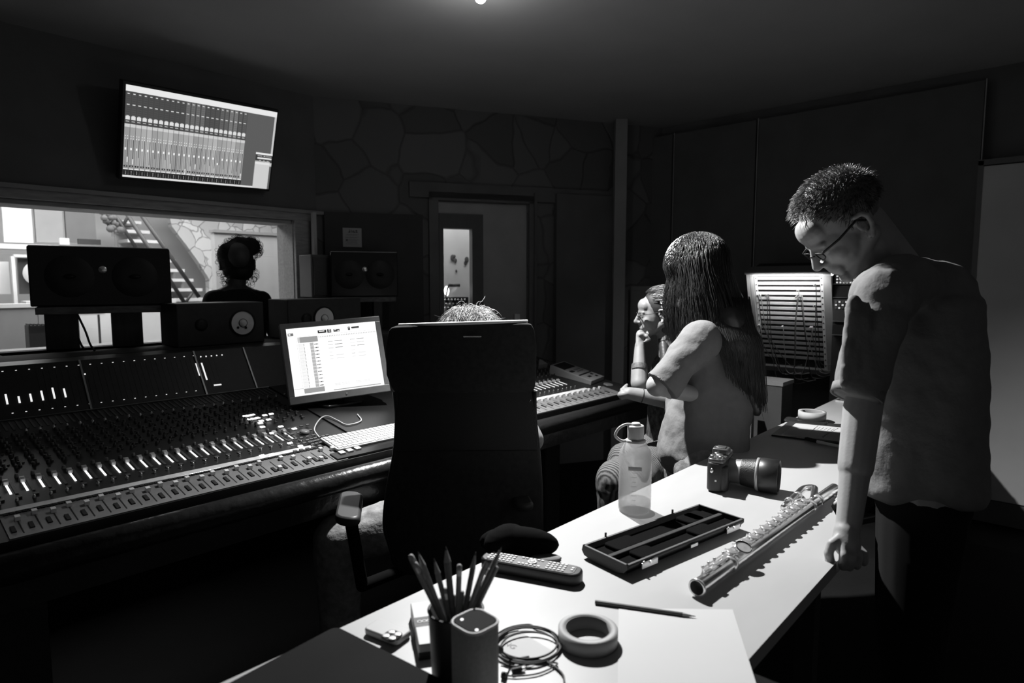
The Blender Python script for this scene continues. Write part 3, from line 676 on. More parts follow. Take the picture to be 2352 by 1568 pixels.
# notice
def onfar(px, py, n=-.045):
    r = ray(px, py); return CAM + r * ((fw(0, 0, n) - CAM).dot(DN) / r.dot(DN))
NO = onfar(788, 567); NU = V(DX) * (onfar(831, 567) - NO).dot(DX); NW = V((0, 0, onfar(788, 523).z - NO.z))
m_print = print_mat('printed_paper')
nr = [(0, 0, 1, 1, 170, 1)]
for k, (u, v, wd, hg) in enumerate(((.30, .76, .10, .05), (.36, .80, .03, .12), (.44, .76, .03, .14), (.50, .76, .03, .10), (.56, .76, .04, .12), (.60, .76, .05, .05), (.66, .84, .12, .04), (.72, .76, .03, .14), (.66, .76, .14, .03))): nr.append((u, v, u + wd, v + hg, 45, 2))
for v in (.66, .62, .52, .48, .38, .34, .28, .22, .16): nr.append((.12 + .06 * ((v * 50) % 2), v, .88 - .08 * ((v * 70) % 2), v + .012, 88, 2))
nr.append((.15, .33, .26, .40, 55, 3))
tag(rects_mesh('notice', m_print, NO - DN * .002, NU, NW, nr), 'small pale printed notice stuck on the dark panel left of the door', 'notice')

# ================================================================== WALL SCREEN
tv = thing('wall_screen', 'large wall mounted screen with mixer software above the window', 'television', (1.451, 3.533, 2.093))
TX = V((.998, .048, .033)).normalized(); TZ = V((-.014, -.339, .941)).normalized(); TY = TZ.cross(TX) * -1; TY = TX.cross(TZ) ; TN = -(TZ.cross(TX)); TN = TX.cross(TZ)
if TN.y > 0: TN = -TN
TW, TH = .78, .4388; tc_ = V((1.451, 3.533, 2.093))
MB().box(tc_ - TN * .025, (TW + .024, .044, TH + .03), ax=(TX, TN, TZ)).build('housing', m_dark, tv, bev=.003)
MB().box((tc_.x, 3.65, tc_.z + .06), (.2, .1, .12)).build('wall_bracket', m_metal, tv)
TO = tc_ - TX * TW / 2 - TZ * TH / 2 + TN * .0035
Rr = [(0, 0, 1, 1, 92, 0)]
Rr.append((0, .935, 1, 1, 232, 1)); Rr.append((0, 0, .93, .022, 225, 1)); nch = 24; wch = .78 / nch
Rr.append((0, .05, .78, .935, 66, 1)); Rr.append((.985, .3, 1, .935, 200, 2))
for i in range(nch):
    u = i * wch; g0 = 74 if i < 11 else (104 if i < 15 else (80 if i < 18 else (96 if i < 20 else (118 if i < 22 else 90))))
    Rr.append((u + .004, .60, u + wch - .003, .93, g0, 2)); Rr.append((u + .010, .905, u + wch - .010, .915, 215, 3)); Rr.append((u + .008, .79, u + wch - .008, .80, 215, 3))
    for k in range(12): Rr.append((u + .006, .625 + .023 * k, u + wch - .005, .628 + .023 * k, g0 - 28, 3)) if abs(.625 + .023 * k - .79) > .012 else None
    Rr.append((u + .004, .635, u + wch - .004, .672, 222, 4)); Rr.append((u + .009, .672, u + wch - .009, .68, 200, 4)); Rr.append((u + .007, .612, u + wch - .007, .62, 190, 4))
    Rr.append((u + .001, .085, u + wch - .001, .59, 150 + (i * 7) % 30, 2)); Rr.append((u + .001, .555, u + wch - .001, .59, 205, 3)); Rr.append((u + wch - .0015, .085, u + wch + .0005, .59, 70, 4))
    for a, b in ((.455, .463), (.425, .435)):
        Rr.append((u + .005, a, u + .010, b, 235, 3)); Rr.append((u + .018, a, u + .023, b, 235, 3))
    Rr.append((u + .010, .14, u + .012, .42, 110, 3)); Rr.append((u + .006, .305 + (-.06 if i == 18 else 0), u + .015, .33 + (-.06 if i == 18 else 0), 245, 4))
    ln = rnd.uniform(.17, .30); Rr.append((u + .021, .42 - ln, u + .025, .42, 60, 3))
    if i in (0, 1, 11, 13, 23): Rr.append((u + .0205, .42 - ln - .06, u + .0255, .42 - ln, 232, 4))
    Rr.append((u + .004, .115, u + wch - .006, .135, 35, 3)); Rr.append((u + .012, .121, u + .019, .129, 190, 4)); Rr.append((u + .002, .088, u + wch - .004, .098, 236, 3))
    Rr.append((u + .001, .022, u + wch - .002, .085, 34, 3))
    for k in range(3): Rr.append((u + .015, .034 + .014 * k, u + .019, .041 + .014 * k, 175, 4))
Rr += [(.87, 0.0, .985, .36, 205, 5), (.87, .315, .985, .345, 225, 6), (.87, .345, 1, .44, 60, 5), (.87, .44, 1, .465, 232, 6), (.885, .385, .995, .405, 225, 6), (.885, .42, .92, .427, 200, 6), (.93, .42, .945, .427, 200, 6)]
for k in range(6): Rr.append((.952 + .007 * k, .419, .956 + .007 * k, .428, 210, 6))
for k in range(3): Rr.append((.9 + .03 * k, .362, .915 + .03 * k, .37, 180, 6))
rects_mesh('display', screen_mat('screen_glow_tv', 1.0), TO, TX * TW, TZ * TH, Rr, tv)

# ================================================================== MONITOR ON THE DESK
mo = thing('desk_monitor', 'silver framed monitor showing a bright editing window on the console', 'monitor', (1.566, 2.52, .88))
Wm = .365; Hm = .274; k_ = Wm / .43
mc_ = at(772.4, 821.3, d=3.070 * k_ * 1.0); 
MX = V((.944, -.325, .057)).normalized(); MZ = V((.033, .265, .964)); MZ = (MZ - MX * MZ.dot(MX)).normalized(); MN = MX.cross(MZ)
if MN.y > 0: MN = -MN
m_alu = mat('aluminium_bezel', .30, .4, metal=.3, noise=.06, nscale=60)
def mrect(u0, u1, v0, v1, d, th): # in metres around the centre
    return (mc_ + MX * ((u0 + u1) / 2) + MZ * ((v0 + v1) / 2) + MN * d, (u1 - u0, th, v1 - v0))
bz = .022
mb = MB()
for u0, u1, v0, v1 in ((-Wm / 2 - bz, Wm / 2 + bz, Hm / 2, Hm / 2 + bz), (-Wm / 2 - bz, Wm / 2 + bz, -Hm / 2 - bz * 1.4, -Hm / 2), (-Wm / 2 - bz, -Wm / 2, -Hm / 2, Hm / 2), (Wm / 2, Wm / 2 + bz, -Hm / 2, Hm / 2)):
    c, s_ = mrect(u0, u1, v0, v1, -.012, .034); mb.box(c, s_, ax=(MX, MN, MZ))
mb.build('bezel', m_alu, mo, bev=.002)
c, s_ = mrect(-Wm / 2 - bz + .004, Wm / 2 + bz - .004, -Hm / 2 - .02, Hm / 2 + .015, -.045, .05); MB().box(c, s_, ax=(MX, MN, MZ)).build('back_shell', m_dark, mo, bev=.008)
MB().lathe([(.004, 0), (.003, .0015)], mc_ - MZ * (Hm / 2 + .016) + MX * .02 + MN * .006, MN, 12).build('badge', m_silver, mo)
bp = mc_ - MZ * .16 - MN * .07; foot = V((bp.x, bp.y + .02, sf(*U, 0, (bp.y + .02 - P2[0]) / (P3[0] - P2[0]), .008).z))
MB().cap(foot + V((0, 0, .01)), bp + MZ * .08, .03, .025, sx=1.4).build('stand', m_dark, mo)
MB().rbox(foot + ua[2] * .004, (.2, .16, .012), .03, 4, ax=ua).build('foot_plate', m_gloss, mo)
Q = [(0, 0, 1, 1, 255, 0)]
def q(u0, v0, u1, v1, t, l=1): Q.append((u0, 1 - v1, u1, 1 - v0, t, l))   # v from the top
q(0, .125, 1, .128, 170); q(.1, 0.985, .42, 1, 246)
q(.335, .06, .43, .105, 30); q(.35, .068, .41, .085, 230, 2); q(.44, .055, .485, .11, 60); q(.455, .062, .475, .075, 220, 2); q(.455, .085, .475, .1, 180, 2)
q(.51, .065, .58, .105, 70); q(.52, .07, .54, .08, 225, 2); q(.555, .085, .575, .1, 215, 2); q(.675, .045, .70, .10, 70); q(.682, .055, .692, .07, 210, 2); q(.715, .05, .805, .075, 50); q(.72, .075, .80, .085, 190, 2)
q(.012, .07, .07, .11, 110); q(.02, .078, .04, .1, 235, 2)
for k in range(34): q(.335 + .0195 * k, .152, .343 + .0195 * k, .165, 150)
q(.335, .168, 1, .171, 190)
q(.105, .14, .325, .225, 150); q(.105, .14, .13, .225, 215, 2)
for k in range(6): q(.108, .145 + .013 * k, .128, .148 + .013 * k, 120, 3)
q(.095, .14, .097, .93, 160)
for k in range(13):
    y = .235 + .0515 * k
    q(.105, y, .165, y + .049, 238); q(.105, y + .046, .325, y + .0485, 190, 2); q(.107, y + .012, .16, y + .016, 205, 2); q(.107, y + .026, .15, y + .029, 210, 2); q(.165, y + .004, .170, y + .043, 130, 2)
    q(.172, y, .23, y + .047, 248); q(.232, y, .272, y + .047, 180); q(.232, y + .022, .272, y + .024, 140, 2)
    q(.276, y + .018, .325, y + .038, 235, 2); q(.279, y + .022, .287, y + .034, 60, 3); q(.292, y + .022, .309, y + .034, 25 if k not in (6, 7, 8) else 110, 3); q(.313, y + .022, .32, y + .034, 70, 3)
    q(.332, y + .01, .336, y + .014, 150); q(.332, y + .03, .336, y + .034, 150)
q(.105, .905, .325, .975, 150, 2); q(.012, .9, .095, .985, 250); q(0, .895, .1, .9, 150, 2)
q(.33, .93, 1, .97, 246); q(.42, .972, .96, .985, 150, 2)
for row, (y, s1, s2) in enumerate(((.235, 1, 1), (.285, 1, .35), (.335, 1, 1), (.40, .2, .25), (.45, .5, .5), (.50, .35, .4))):
    d_ = (0, 0, 0, 1, 1, 1)[row]
    for bu, s_ in ((.43, s1), (.68, s2)):
        q(bu, y + .006, bu + (.04 if d_ else .055), y + .012, 150 if s_ > .4 else 205)
        if s_ > .3: q(bu + .075, y + .004, bu + .16, y + .012, 110 if s_ == 1 else 200)
for bu in (.44, .68):
    for y in (.885, .905): q(bu, y, bu + .065, y + .005, 190); q(bu + .08, y, bu + .17, y + .005, 205)
rects_mesh('display', screen_mat('screen_glow_monitor', 1.15), mc_ - MX * Wm / 2 - MZ * Hm / 2 + MN * .003, MX * Wm, MZ * Hm, Q, mo)

# ================================================================== KEYBOARD, WHITE CABLE, REMOTE PAD
ky = thing('keyboard', 'white flat computer keyboard on the console in front of the monitor', 'keyboard', onU(830, 1000, .02))
ka, kb_, kc = onU(738, 1018, .014), onU(775, 1033, .014), onU(905, 1005, .014); kX = (kc - kb_).normalized(); kY = -(kb_ - ka); kY = (kY - kX * kY.dot(kX)).normalized(); kN = kX.cross(kY)
KO = kb_; MB().rbox(KO + kX * .22 + kY * .058 - kN * .002, (.44, .118, .008), .008, 3, ax=(kX, kY, kN)).build('base', mat('keyboard_white', .6, .45, noise=.04), ky)
mky = mat('key_white', .62, .5, noise=.03); kp = {}
iv = wm(ky).inverted().to_3x3()
for r_ in range(6):
    x = .008; rowk = 0
    while x < .425 and r_ * 30 + rowk < 400:
        wd = .0158
        if (r_, rowk) in ((0, 3),): wd = .09
        if rowk == 0 and r_ in (1, 2, 3): wd = .020 + .004 * (3 - r_)
        if .285 < x < .292: x = .297
        key = round(wd, 4)
        p = KO + kX * (x + wd / 2) + kY * (.012 + .0185 * r_) + kN * .0035
        if key not in kp: kp[key] = MB().rbox((0, 0, 0), (wd, .0155, .003), .0025, 2, ax=(kX, kY, kN)).build('key', mky, ky, world=False); kp[key].location = p - ky.location
        else: cpy(kp[key], p - ky.location)
        x += wd + .0032; rowk += 1
MB().box(KO + kX * .22 - kY * .028 - kN * .012, (.5, .05, .012), ax=(kX, kY, kN)).build('wrist_board', m_gloss, ky)
wc = MB().tube(bez([onU(733, 1004, .012), onU(722, 985, .01), onU(735, 962, .01), onU(752, 955, .012), onU(775, 965, .01), onU(798, 975, .01), onU(829, 966, .01), onU(821, 951, .01)]), .0024, 8)
tag(wc.build('keyboard_cable', m_white), 'thin white cable curling on the console between monitor and keyboard', 'cable')
# console remote (grey desk unit) and its neighbour
m_rem = mat('remote_grey', .33, .5, noise=.06)
ru = thing('control_unit', 'grey slanted control unit with dark display lying on the console beside the girl', 'control unit', onU(1300, 868))
ra, rb, rc, rd = onU(1262, 850, .02), onU(1294, 840, .02), onU(1338, 868, .02), onU(1322, 882, .02)
rX = (rb - ra).normalized(); rL = (rd - ra); rY = (rL - rX * rL.dot(rX)).normalized(); rN = -rX.cross(rY); wdt = (rb - ra).length; lng = rL.length
if rN.z < 0: rN = -rN
O_ = ra
MB().prism([O_ - rN * .02, O_ + rN * .03, O_ + rY * lng * .38 + rN * .018, O_ + rY * lng + rN * .004, O_ + rY * lng - rN * .02], rX * wdt).build('case', m_rem, ru, bev=.002)
def rr_(u0, u1, v0, v1, h, name, m):
    if v1 <= .38: zz = lambda v: .03 - (.012 / .38) * v
    else: zz = lambda v: .018 - .014 * (v - .38) / .62
    p = [O_ + rX * wdt * u + rY * lng * v + rN * (zz(v) + h) for u, v in ((u0, v0), (u1, v0), (u1, v1), (u0, v1))]
    MB().prism(p, rN * .0015).build(name, m, ru)
rr_(.1, .9, .04, .32, 0, 'display', m_gloss); rr_(.12, .35, .42, .5, 0, 'button', m_dark); rr_(.1, .95, .66, .70, 0, 'slot', m_dark)
for u in (.45, .6, .75): rr_(u, u + .1, .42, .46, 0, 'button', m_btn); rr_(u, u + .1, .5, .54, 0, 'button', m_btn)
rr_(.3, .5, .8, .86, 0, 'button', m_dark); rr_(.7, .8, .74, .8, 0, 'button', m_dark); rr_(.7, .8, .86, .92, 0, 'button', m_dark)
s2 = MB(); p = [onU(1236, 847, .0), onU(1257, 844, .0), onU(1238, 833, .0)]; s2.prism(p, ua[2] * .025)
tag(s2.build('control_box', m_rem), 'small grey wedge shaped box on the console just right of the chair', 'control box')

# ================================================================== LONG WHITE TABLE
TT = .75
def T(px, py, h=0.0): return at(px, py, z=TT + h)
m_tab = mat('white_table_laminate', .38, .42, noise=.045, nscale=3.5, stretch=(1, 3, 1), spec=.4)
TY0, TY1, SX = .364, .928, .530
tbl = thing('long_table', 'long white table top lit by the ceiling spot on the right side', 'table', (1.8, .65, 0))
mb = MB(); p = [(SX, TY0), (1.56, TY0), (1.80, .475), (3.95, .66), (3.95, TY1), (SX, TY1)]
mb.prism([V((x, y, TT - .028)) for x, y in p], (0, 0, .028)); mb.build('tabletop', m_tab, tbl)
for x, y in ((.7, .88), (1.45, .42), (3.85, .88), (3.85, .68)): MB().box((x, y, .36), (.04, .04, .722)).build('leg', m_black, tbl)
tb2 = thing('near_table', 'white table board at the bottom left carrying the black laptop', 'table', (.2, .65, 0))
MB().box((.1, (TY0 + TY1) / 2, TT - .014), (2 * (SX - .104), TY1 - TY0, .028)).build('tabletop', m_tab, tb2)
for x in (-.2, .44): MB().box((x, .6, .36), (.04, .04, .722)).build('leg', m_black, tb2)
Z_ = V((0, 0, 1))
# ---- laptop
lt = thing('laptop', 'black closed laptop lying at the bottom left edge of the table', 'laptop', T(780, 1540))
c0 = T(760, 1452); v1_ = T(985, 1568) - c0; v1_.z = 0; v1_.normalize(); c0 = c0 + v1_ * .014
lx = v1_; ly = V((lx.y, -lx.x, 0)); ly = ly if ly.x < 0 else -ly
lc = c0 + lx * .125 + ly * .165
ZR = lx.cross(ly)
MB().rbox(lc + Z_ * .0065, (.25, .33, .009), .014, 5, ax=(lx, ly, ZR)).build('base', m_dark, lt)
MB().rbox(lc + Z_ * .0145, (.25, .33, .005), .014, 5, ax=(lx, ly, ZR)).build('lid', mat('laptop_lid', .012, .8, spec=.05, noise=.1), lt)
# ---- white phone with camera island
ph = thing('smartphone', 'white phone face down with a four lens camera island on the table', 'phone', T(890, 1460))
a, b, c = T(834, 1458), T(912, 1488), T(948, 1462); px_ = (b - a).normalized(); py_ = (c - b); wdp = py_.length; py_ = (py_ - px_ * py_.dot(px_)).normalized(); lnp = (b - a).length
pn = V((0, 0, 1)); 
if px_.cross(py_).z < 0: py_2 = py_
MB().rbox(a + px_ * lnp / 2 + py_ * wdp / 2 + Z_ * .0075, (lnp, wdp, .011), .008, 5, ax=(px_, py_, px_.cross(py_))).build('body', mat('phone_white', .42, .35, noise=.02), ph)
ic = T(900, 1460, .013)
MB().rbox(ic, (.030, .030, .003), .009, 5, ax=(px_, py_, px_.cross(py_))).build('camera_island', m_gloss, ph)
for i, j in ((-1, -1), (-1, 1), (1, -1), (1, 1)): MB().lathe([(.0065, 0), (.006, .002), (.004, .0015), (.001, .002)], ic + px_ * .0068 * i + py_ * .0068 * j + Z_ * .001, Z_, 16).build('lens', m_silver, ph)
# ---- marker box behind the pencil cup
ev = thing('eraser_pack', 'white boxed eraser with dark band leaning beside the pencil cup', 'box', T(970, 1480))
ea_, eb_ = T(966, 1412), T(988, 1512); ey = (ea_ - eb_).normalized(); elen = (ea_ - eb_).length; ex = V((ey.y, -ey.x, 0)); EZ = V((0, 0, 1)); ec = (ea_ + eb_) / 2
MB().rbox(ec + Z_ * .013, (.036, elen, .025), .003, 2, ax=(ex, ey, EZ)).build('box', mat('pack_white', .42, .5, noise=.03), ev)
MB().box(ec + Z_ * .013, (.0366, elen * .22, .0256), ax=(ex, ey, EZ)).build('band', m_dark, ev)
MB().box(ec + Z_ * .006 - ey * (elen * .5), (.0362, .003, .012), ax=(ex, ey, EZ)).build('base_band', m_dark, ev)
for k in range(3): MB().ring(ec + Z_ * .0260 + ex * (-.009 + .008 * k), Z_, .0042, .0028, .0004, 16).build('printed_mark', m_white, ev)
# ---- pencil cup + pencils
CU = T(1052, 1590); CUr = .041; ch_ = .105
cu = thing('pencil_cup', 'black pencil cup crowded with pencils at the bottom edge of the picture', 'cup', CU)
cpos = at(1047, 1397, z=TT + ch_); CU = V((cpos.x, cpos.y, TT)); cu.location = CU
MB().lathe([(.001, .002), (CUr * .86, .002), (CUr * .9, .0), (CUr * .92, .003), (CUr * 1.02, ch_ - .004), (CUr * 1.06, ch_), (CUr * .96, ch_), (CUr * .84, .006), (.001, .006)], CU, Z_, 32, caps=False).build('cup', mat('cup_black', .012, .5, noise=.1), cu)
mp = [mat('pencil_wood_a', .20, .5, noise=.2, nscale=60), mat('pencil_wood_b', .12, .5, noise=.2, nscale=60), mat('pencil_wood_c', .28, .5, noise=.2, nscale=60)]
m_tip = mat('pencil_cone', .3, .7, noise=.1); m_lead = mat('graphite', .03, .4); m_er = mat('eraser_pale', .35, .7); m_fer = mat('ferrule', .6, .3, metal=.9)
def pencil(base, d, Ln, r, m, style, label, name='pencil', group=None, hexa=6):
    t = thing(name, label, 'pencil', base, group=group); d = V(d).normalized()
    if style == 'eraser':
        MB().lathe([(r, 0), (r, Ln - .016)], base, d, hexa).build('shaft', m, t); MB().lathe([(r * 1.02, 0), (r * 1.02, .009)], base + d * (Ln - .016), d, 12).build('ferrule', m_fer, t)
        MB().lathe([(r, 0), (r, .005), (r * .6, .008), (.0005, .0085)], base + d * (Ln - .007), d, 12).build('eraser', m_er, t)
    elif style == 'flat':
        MB().lathe([(r, 0), (r, Ln)], base, d, hexa).build('shaft', m, t); MB().lathe([(r * .95, 0), (r * .8, .001), (.0005, .0012)], base + d * Ln, d, hexa).build('end', m_er, t)
    else:
        MB().lathe([(r, 0), (r, Ln - .022)], base, d, hexa).build('shaft', m, t); MB().lathe([(r, 0), (r * .3, .018)], base + d * (Ln - .022), d, 10).build('cone', m_tip, t); MB().lathe([(r * .3, 0), (.0004, .005)], base + d * (Ln - .004), d, 8).build('lead', m_lead, t)
    return t
tips = [(957, 1285, 'flat', 'pencil stub leaning furthest left out of the black cup'), (975, 1275, 'eraser', 'pencil with pale end, second from the left, reaching high in the cup'),
        (976, 1292, 'eraser', 'pencil with a thick pale end just below the tallest left one'), (972, 1315, 'eraser', 'short pencil with a pale round end low at the left of the cup'), (988, 1309, 'eraser', 'short grey pencil tucked behind the low left one'),
        (993, 1268, 'tip', 'slim pencil pointing up left of the cup centre'), (1016, 1284, 'tip', 'pencil leaning left in the middle of the cup'), (1034, 1257, 'tip', 'broad pale pencil, tallest in the middle of the cup'),
        (1053, 1298, 'eraser', 'pencil whose small white end shows beside the tallest one'), (1023, 1351, 'eraser', 'short pencil with round end in front of the cup centre'), (1077, 1270, 'tip', 'slender sharp pencil right of the centre of the cup'),
        (1092, 1282, 'tip', 'dark pencil between the two right hand sharp pencils'), (1107, 1258, 'tip', 'sharp pencil reaching highest at the right of the cup'), (1128, 1302, 'flat', 'flat ended pale stick leaning furthest right from the cup'), (1105, 1308, 'flat', 'short dark stick just left of the flat pale one'), (1060, 1358, 'flat', 'silvery clip ended pen low in the front of the cup')]
for i, (px, py, stl, lab) in enumerate(tips):
    # stands on the cup bottom, leans on the rim
    rm = at(1048 + (px - 1048) * .74, 1392, z=TT + ch_); off = rm - V((CU.x, CU.y, TT + ch_)); off.z = 0
    if off.length > CUr * .78: off = off.normalized() * CUr * .78
    base = V((CU.x - off.x * .45, CU.y - off.y * .45, TT + .010)) + V((rnd.uniform(-.004, .004), rnd.uniform(-.004, .004), 0))
    rimp = V((CU.x + off.x, CU.y + off.y, TT + ch_)) + fwd.xyz * 0
    # choose the length so the end reaches the picture row py
    d = (rimp - base).normalized(); best = None
    for k in range(60, 240):
        q_ = base + d * (k * .001); v_ = q_ - CAM; y_ = 784 - F * v_.dot(upv) / v_.dot(fwd)
        if best is None or abs(y_ - py) < best[0]: best = (abs(y_ - py), k * .001)
    pencil(base, d, max(best[1], .1), .0044 if i != 7 else .0054, mp[i % 3], stl, lab, group='pencils in the black cup')
# ---- small smart speaker
ss = thing('desk_device', 'grey upright rounded device with a glossy black top in front of the pencil cup', 'speaker', T(1092, 1700))
dt = at(1091, 1428, z=TT + .125); dx_ = (at(1148, 1425, z=TT + .125) - at(1035, 1425, z=TT + .125)).xy.length
dX = V((1, 0, 0)); aa = AZ + R(-90) + R(45); DXv = V((cos(aa), sin(aa), 0)); DYv = V((-sin(aa), cos(aa), 0))
DS = dx_ / 1.22
MB().rbox(V((dt.x, dt.y, TT + .0625)), (DS, DS, .125), DS * .3, 6, ax=(DXv, DYv, Z_), er=.003).build('body', mat('device_fabric', .22, .8, noise=.1, nscale=200, bump=.2, bscale=600), ss)
MB().rbox(V((dt.x, dt.y, TT + .1262)), (DS * .9, DS * .9, .003), DS * .27, 6, ax=(DXv, DYv, Z_), er=.001).build('top_plate', mat('device_top', .006, .6, spec=.03, noise=.1), ss)
mr_ = MB()
ringp = []
for cx, cy, a0 in ((1, 1, 0), (-1, 1, 90), (-1, -1, 180), (1, -1, 270)):
    for k in range(6): a = R(a0 + 18 * k); ringp.append(V((dt.x, dt.y, TT + .1255)) + DXv * (cx * DS * .2 + DS * .28 * cos(a)) + DYv * (cy * DS * .2 + DS * .28 * sin(a)))
mr_.tube(ringp, .0022, 6, closed=True).build('rim', mat('device_rim', .4, .4, noise=.03), ss)
for px, py in ((1061, 1422), (1095, 1446)): MB().ell(at(px, py, z=TT + .1285), (.0024, .0024, .0008), None, 10, 6).build('lamp_dot', lit2, ss)
# ---- cable coil on a sheet with lettering
pg = thing('printed_sheet', 'white printed sheet with faint capitals under the coiled black cable', 'paper', T(1200, 1500))
s0 = T(1125, 1560); su = T(1235, 1530) - T(1125, 1460); su = V((su.x, su.y, 0)).normalized(); sv = V((-su.y, su.x, 0))
MB().box(T(1180, 1490) + Z_ * .0006, (.11, .085, .0006), ax=(su, sv, su.cross(sv))).build('sheet', mat('paper_white', .42, .7, noise=.02), pg)
tcv = bpy.data.curves.new('t', 'FONT'); tcv.body = 'ING'; tcv.size = .016; to = bpy.data.objects.new('t', tcv); C.objects.link(to)
bpy.context.evaluated_depsgraph_get().update(); me = bpy.data.meshes.new_from_object(to.evaluated_get(bpy.context.evaluated_depsgraph_get())); bpy.data.objects.remove(to)
tX = (T(1204, 1485) - T(1155, 1462)); tX.z = 0; tX.normalize(); tY = V((-tX.y, tX.x, 0)); o_ = T(1150, 1478) + Z_ * .0013
me.transform(wm(pg).inverted() @ M(((tX.x, tY.x, 0, o_.x), (tX.y, tY.y, 0, o_.y), (0, 0, 1, o_.z), (0, 0, 0, 1))))
me.materials.append(mat('faint_ink', .14, .7)); lo = bpy.data.objects.new('lettering', me); C.objects.link(lo); lo.parent = pg
coil = []
for k in range(150):
    t = k / 149; a = 2 * pi * 4.3 * t + 2.2; e = 1 - .10 * sin(5 * t * pi) - .12 * (t * 3 % 1)
    cx_, cy_ = 1212, 1480
    p = T(cx_ + 78 * e * cos(a) + 6 * sin(9 * t), cy_ - 42 * e * sin(a) + 5 * cos(7 * t), .003 + .0035 * abs(sin(6 * t * pi))); coil.append(p)
coil += [T(1200, 1515, .004), T(1255, 1520, .003), T(1290, 1545, .003), T(1296, 1568, .003), T(1294, 1590, .003)]
cb_ = thing('cable_coil', 'thin black cable coiled beside the grey device on the table', 'cable', T(1212, 1480))
MB().tube(bez(coil, 4), .0017, 6).build('cable', m_dark, cb_)
MB().tube(bez([T(1150, 1520, .004), T(1185, 1530, .003), T(1230, 1515, .004), T(1262, 1520, .004), T(1280, 1525, .003), T(1240, 1545, .003), T(1190, 1552, .003), T(1152, 1550, .003)], 6), .0014, 6).build('cable', m_dark, cb_)
MB().cyl(T(1152, 1549, .005), T(1163, 1551, .005), .005, .005, 10).build('plug', m_dark, cb_); MB().cyl(T(1176, 1540, .005), T(1198, 1535, .005), .004, .004, 10).build('plug', m_dark, cb_); MB().cyl(T(1198, 1535, .005), T(1206, 1533, .005), .002, .002, 8).build('plug_tip', m_silver, cb_)
MB().cap(at(1148, 1492, z=TT + .04), at(1128, 1482, z=TT + .052), .006, .005).tube(bez([at(1128, 1482, z=TT + .052), at(1152, 1495, z=TT + .035), T(1175, 1512, .008), T(1215, 1508, .003)]), .0018, 6).build('plug_lead', m_dark, cb_)
# ---- masking tape rolls
m_tape = mat('masking_tape', .34, .7, noise=.04, nscale=30); m_core = mat('tape_core', .18, .8, noise=.06)
def roll(c, ro, ri, h, label):
    t = thing('tape_roll', label, 'tape', c); MB().ring(c, Z_, ro, ri + .002, h, 48).build('tape', m_tape, t); MB().ring(c + Z_ * .0005, Z_, ri + .002, ri, h - .001, 48).build('core', m_core, t); return t
a, b = at(1282, 1440, z=TT + .024), at(1419, 1442, z=TT + .024); ro = (a - b).length / 2; cc = (a + b) / 2; roll(V((cc.x, cc.y, TT + .0001)), ro, ro * .74, .024, 'roll of pale masking tape lying on the table beside the cable coil')
# ---- sheets of paper near the tape
pp = thing('paper_sheet', 'large blank white sheet under the sharp end of the pencil', 'paper', T(1560, 1500))
MB().prism([T(1421, 1397, .0003), T(1683, 1400, .0003), T(1740, 1580, .0003), T(1760, 1640, .0003), T(1418, 1640, .0003)], (0, 0, .0008)).build('sheet', mat('paper_bright', .46, .7, noise=.015, nscale=6), pp)
# ---- lone pencil on table
a, b = T(1367, 1382, .004), T(1597, 1415, .004); pencil(b * 0 + a, (b - a), (b - a).length, .0038, mat('lone_pencil', .05, .45, noise=.2), 'tip', 'dark pencil lying on the table above the blank sheet')
# ---- remote control
rc_ = thing('remote_control', 'long black television remote with pale buttons near the pencil cup', 'remote control', T(1225, 1320))
r0, r1 = T(1103, 1296, .008), T(1332, 1338, .008); RX = (r1 - r0).normalized(); RY = V((-RX.y, RX.x, 0)); rl = (r1 - r0).length
if RY.dot(V((0, 1, 0))) < 0: RY = -RY
RN = RX.cross(RY); RN = RN if RN.z > 0 else -RN; rcn = (r0 + r1) / 2 + RY * .014; rcn.z = TT
MB().rbox(rcn + Z_ * .0125, (rl, .048, .025), .020, 6, ax=(RX, RY, RX.cross(RY)), er=.004).build('case', mat('remote_black', .012, .4, noise=.1), rc_)
MB().rbox(rcn + Z_ * .0252, (rl * .88, .040, .0012), .012, 5, ax=(RX, RY, RX.cross(RY)), er=.0004).build('face_plate', mat('remote_face', .05, .45, noise=.1), rc_)
mrb = mat('rubber_button', .60, .6); kk = None
for i in range(22):
    for j in range(4):
        if 8 <= i <= 13 and j in (1, 2): continue
        if i in (7, 14, 20) or i == 21 and j in (0, 3): continue
        u = -rl * .41 + rl * .82 * i / 21; p = rcn + RX * u + RY * (-.0135 + .009 * j) + Z_ * .0265
        if kk is None: kk = MB().rbox((0, 0, 0), (.0058, .0050, .0022), .0018, 3, ax=(RX, RY, RX.cross(RY))).build('button', mrb, rc_, world=False); kk.location = p - rc_.location
        else: cpy(kk, p - rc_.location)
MB().ring(rcn + RX * .003 + Z_ * .0262, Z_, .0095, .006, .002, 24).build('navigation_ring', mrb, rc_); MB().lathe([(.0045, 0), (.004, .0025), (.001, .003)], rcn + RX * .003 + Z_ * .0262, Z_, 16).build('ok_button', mrb, rc_)
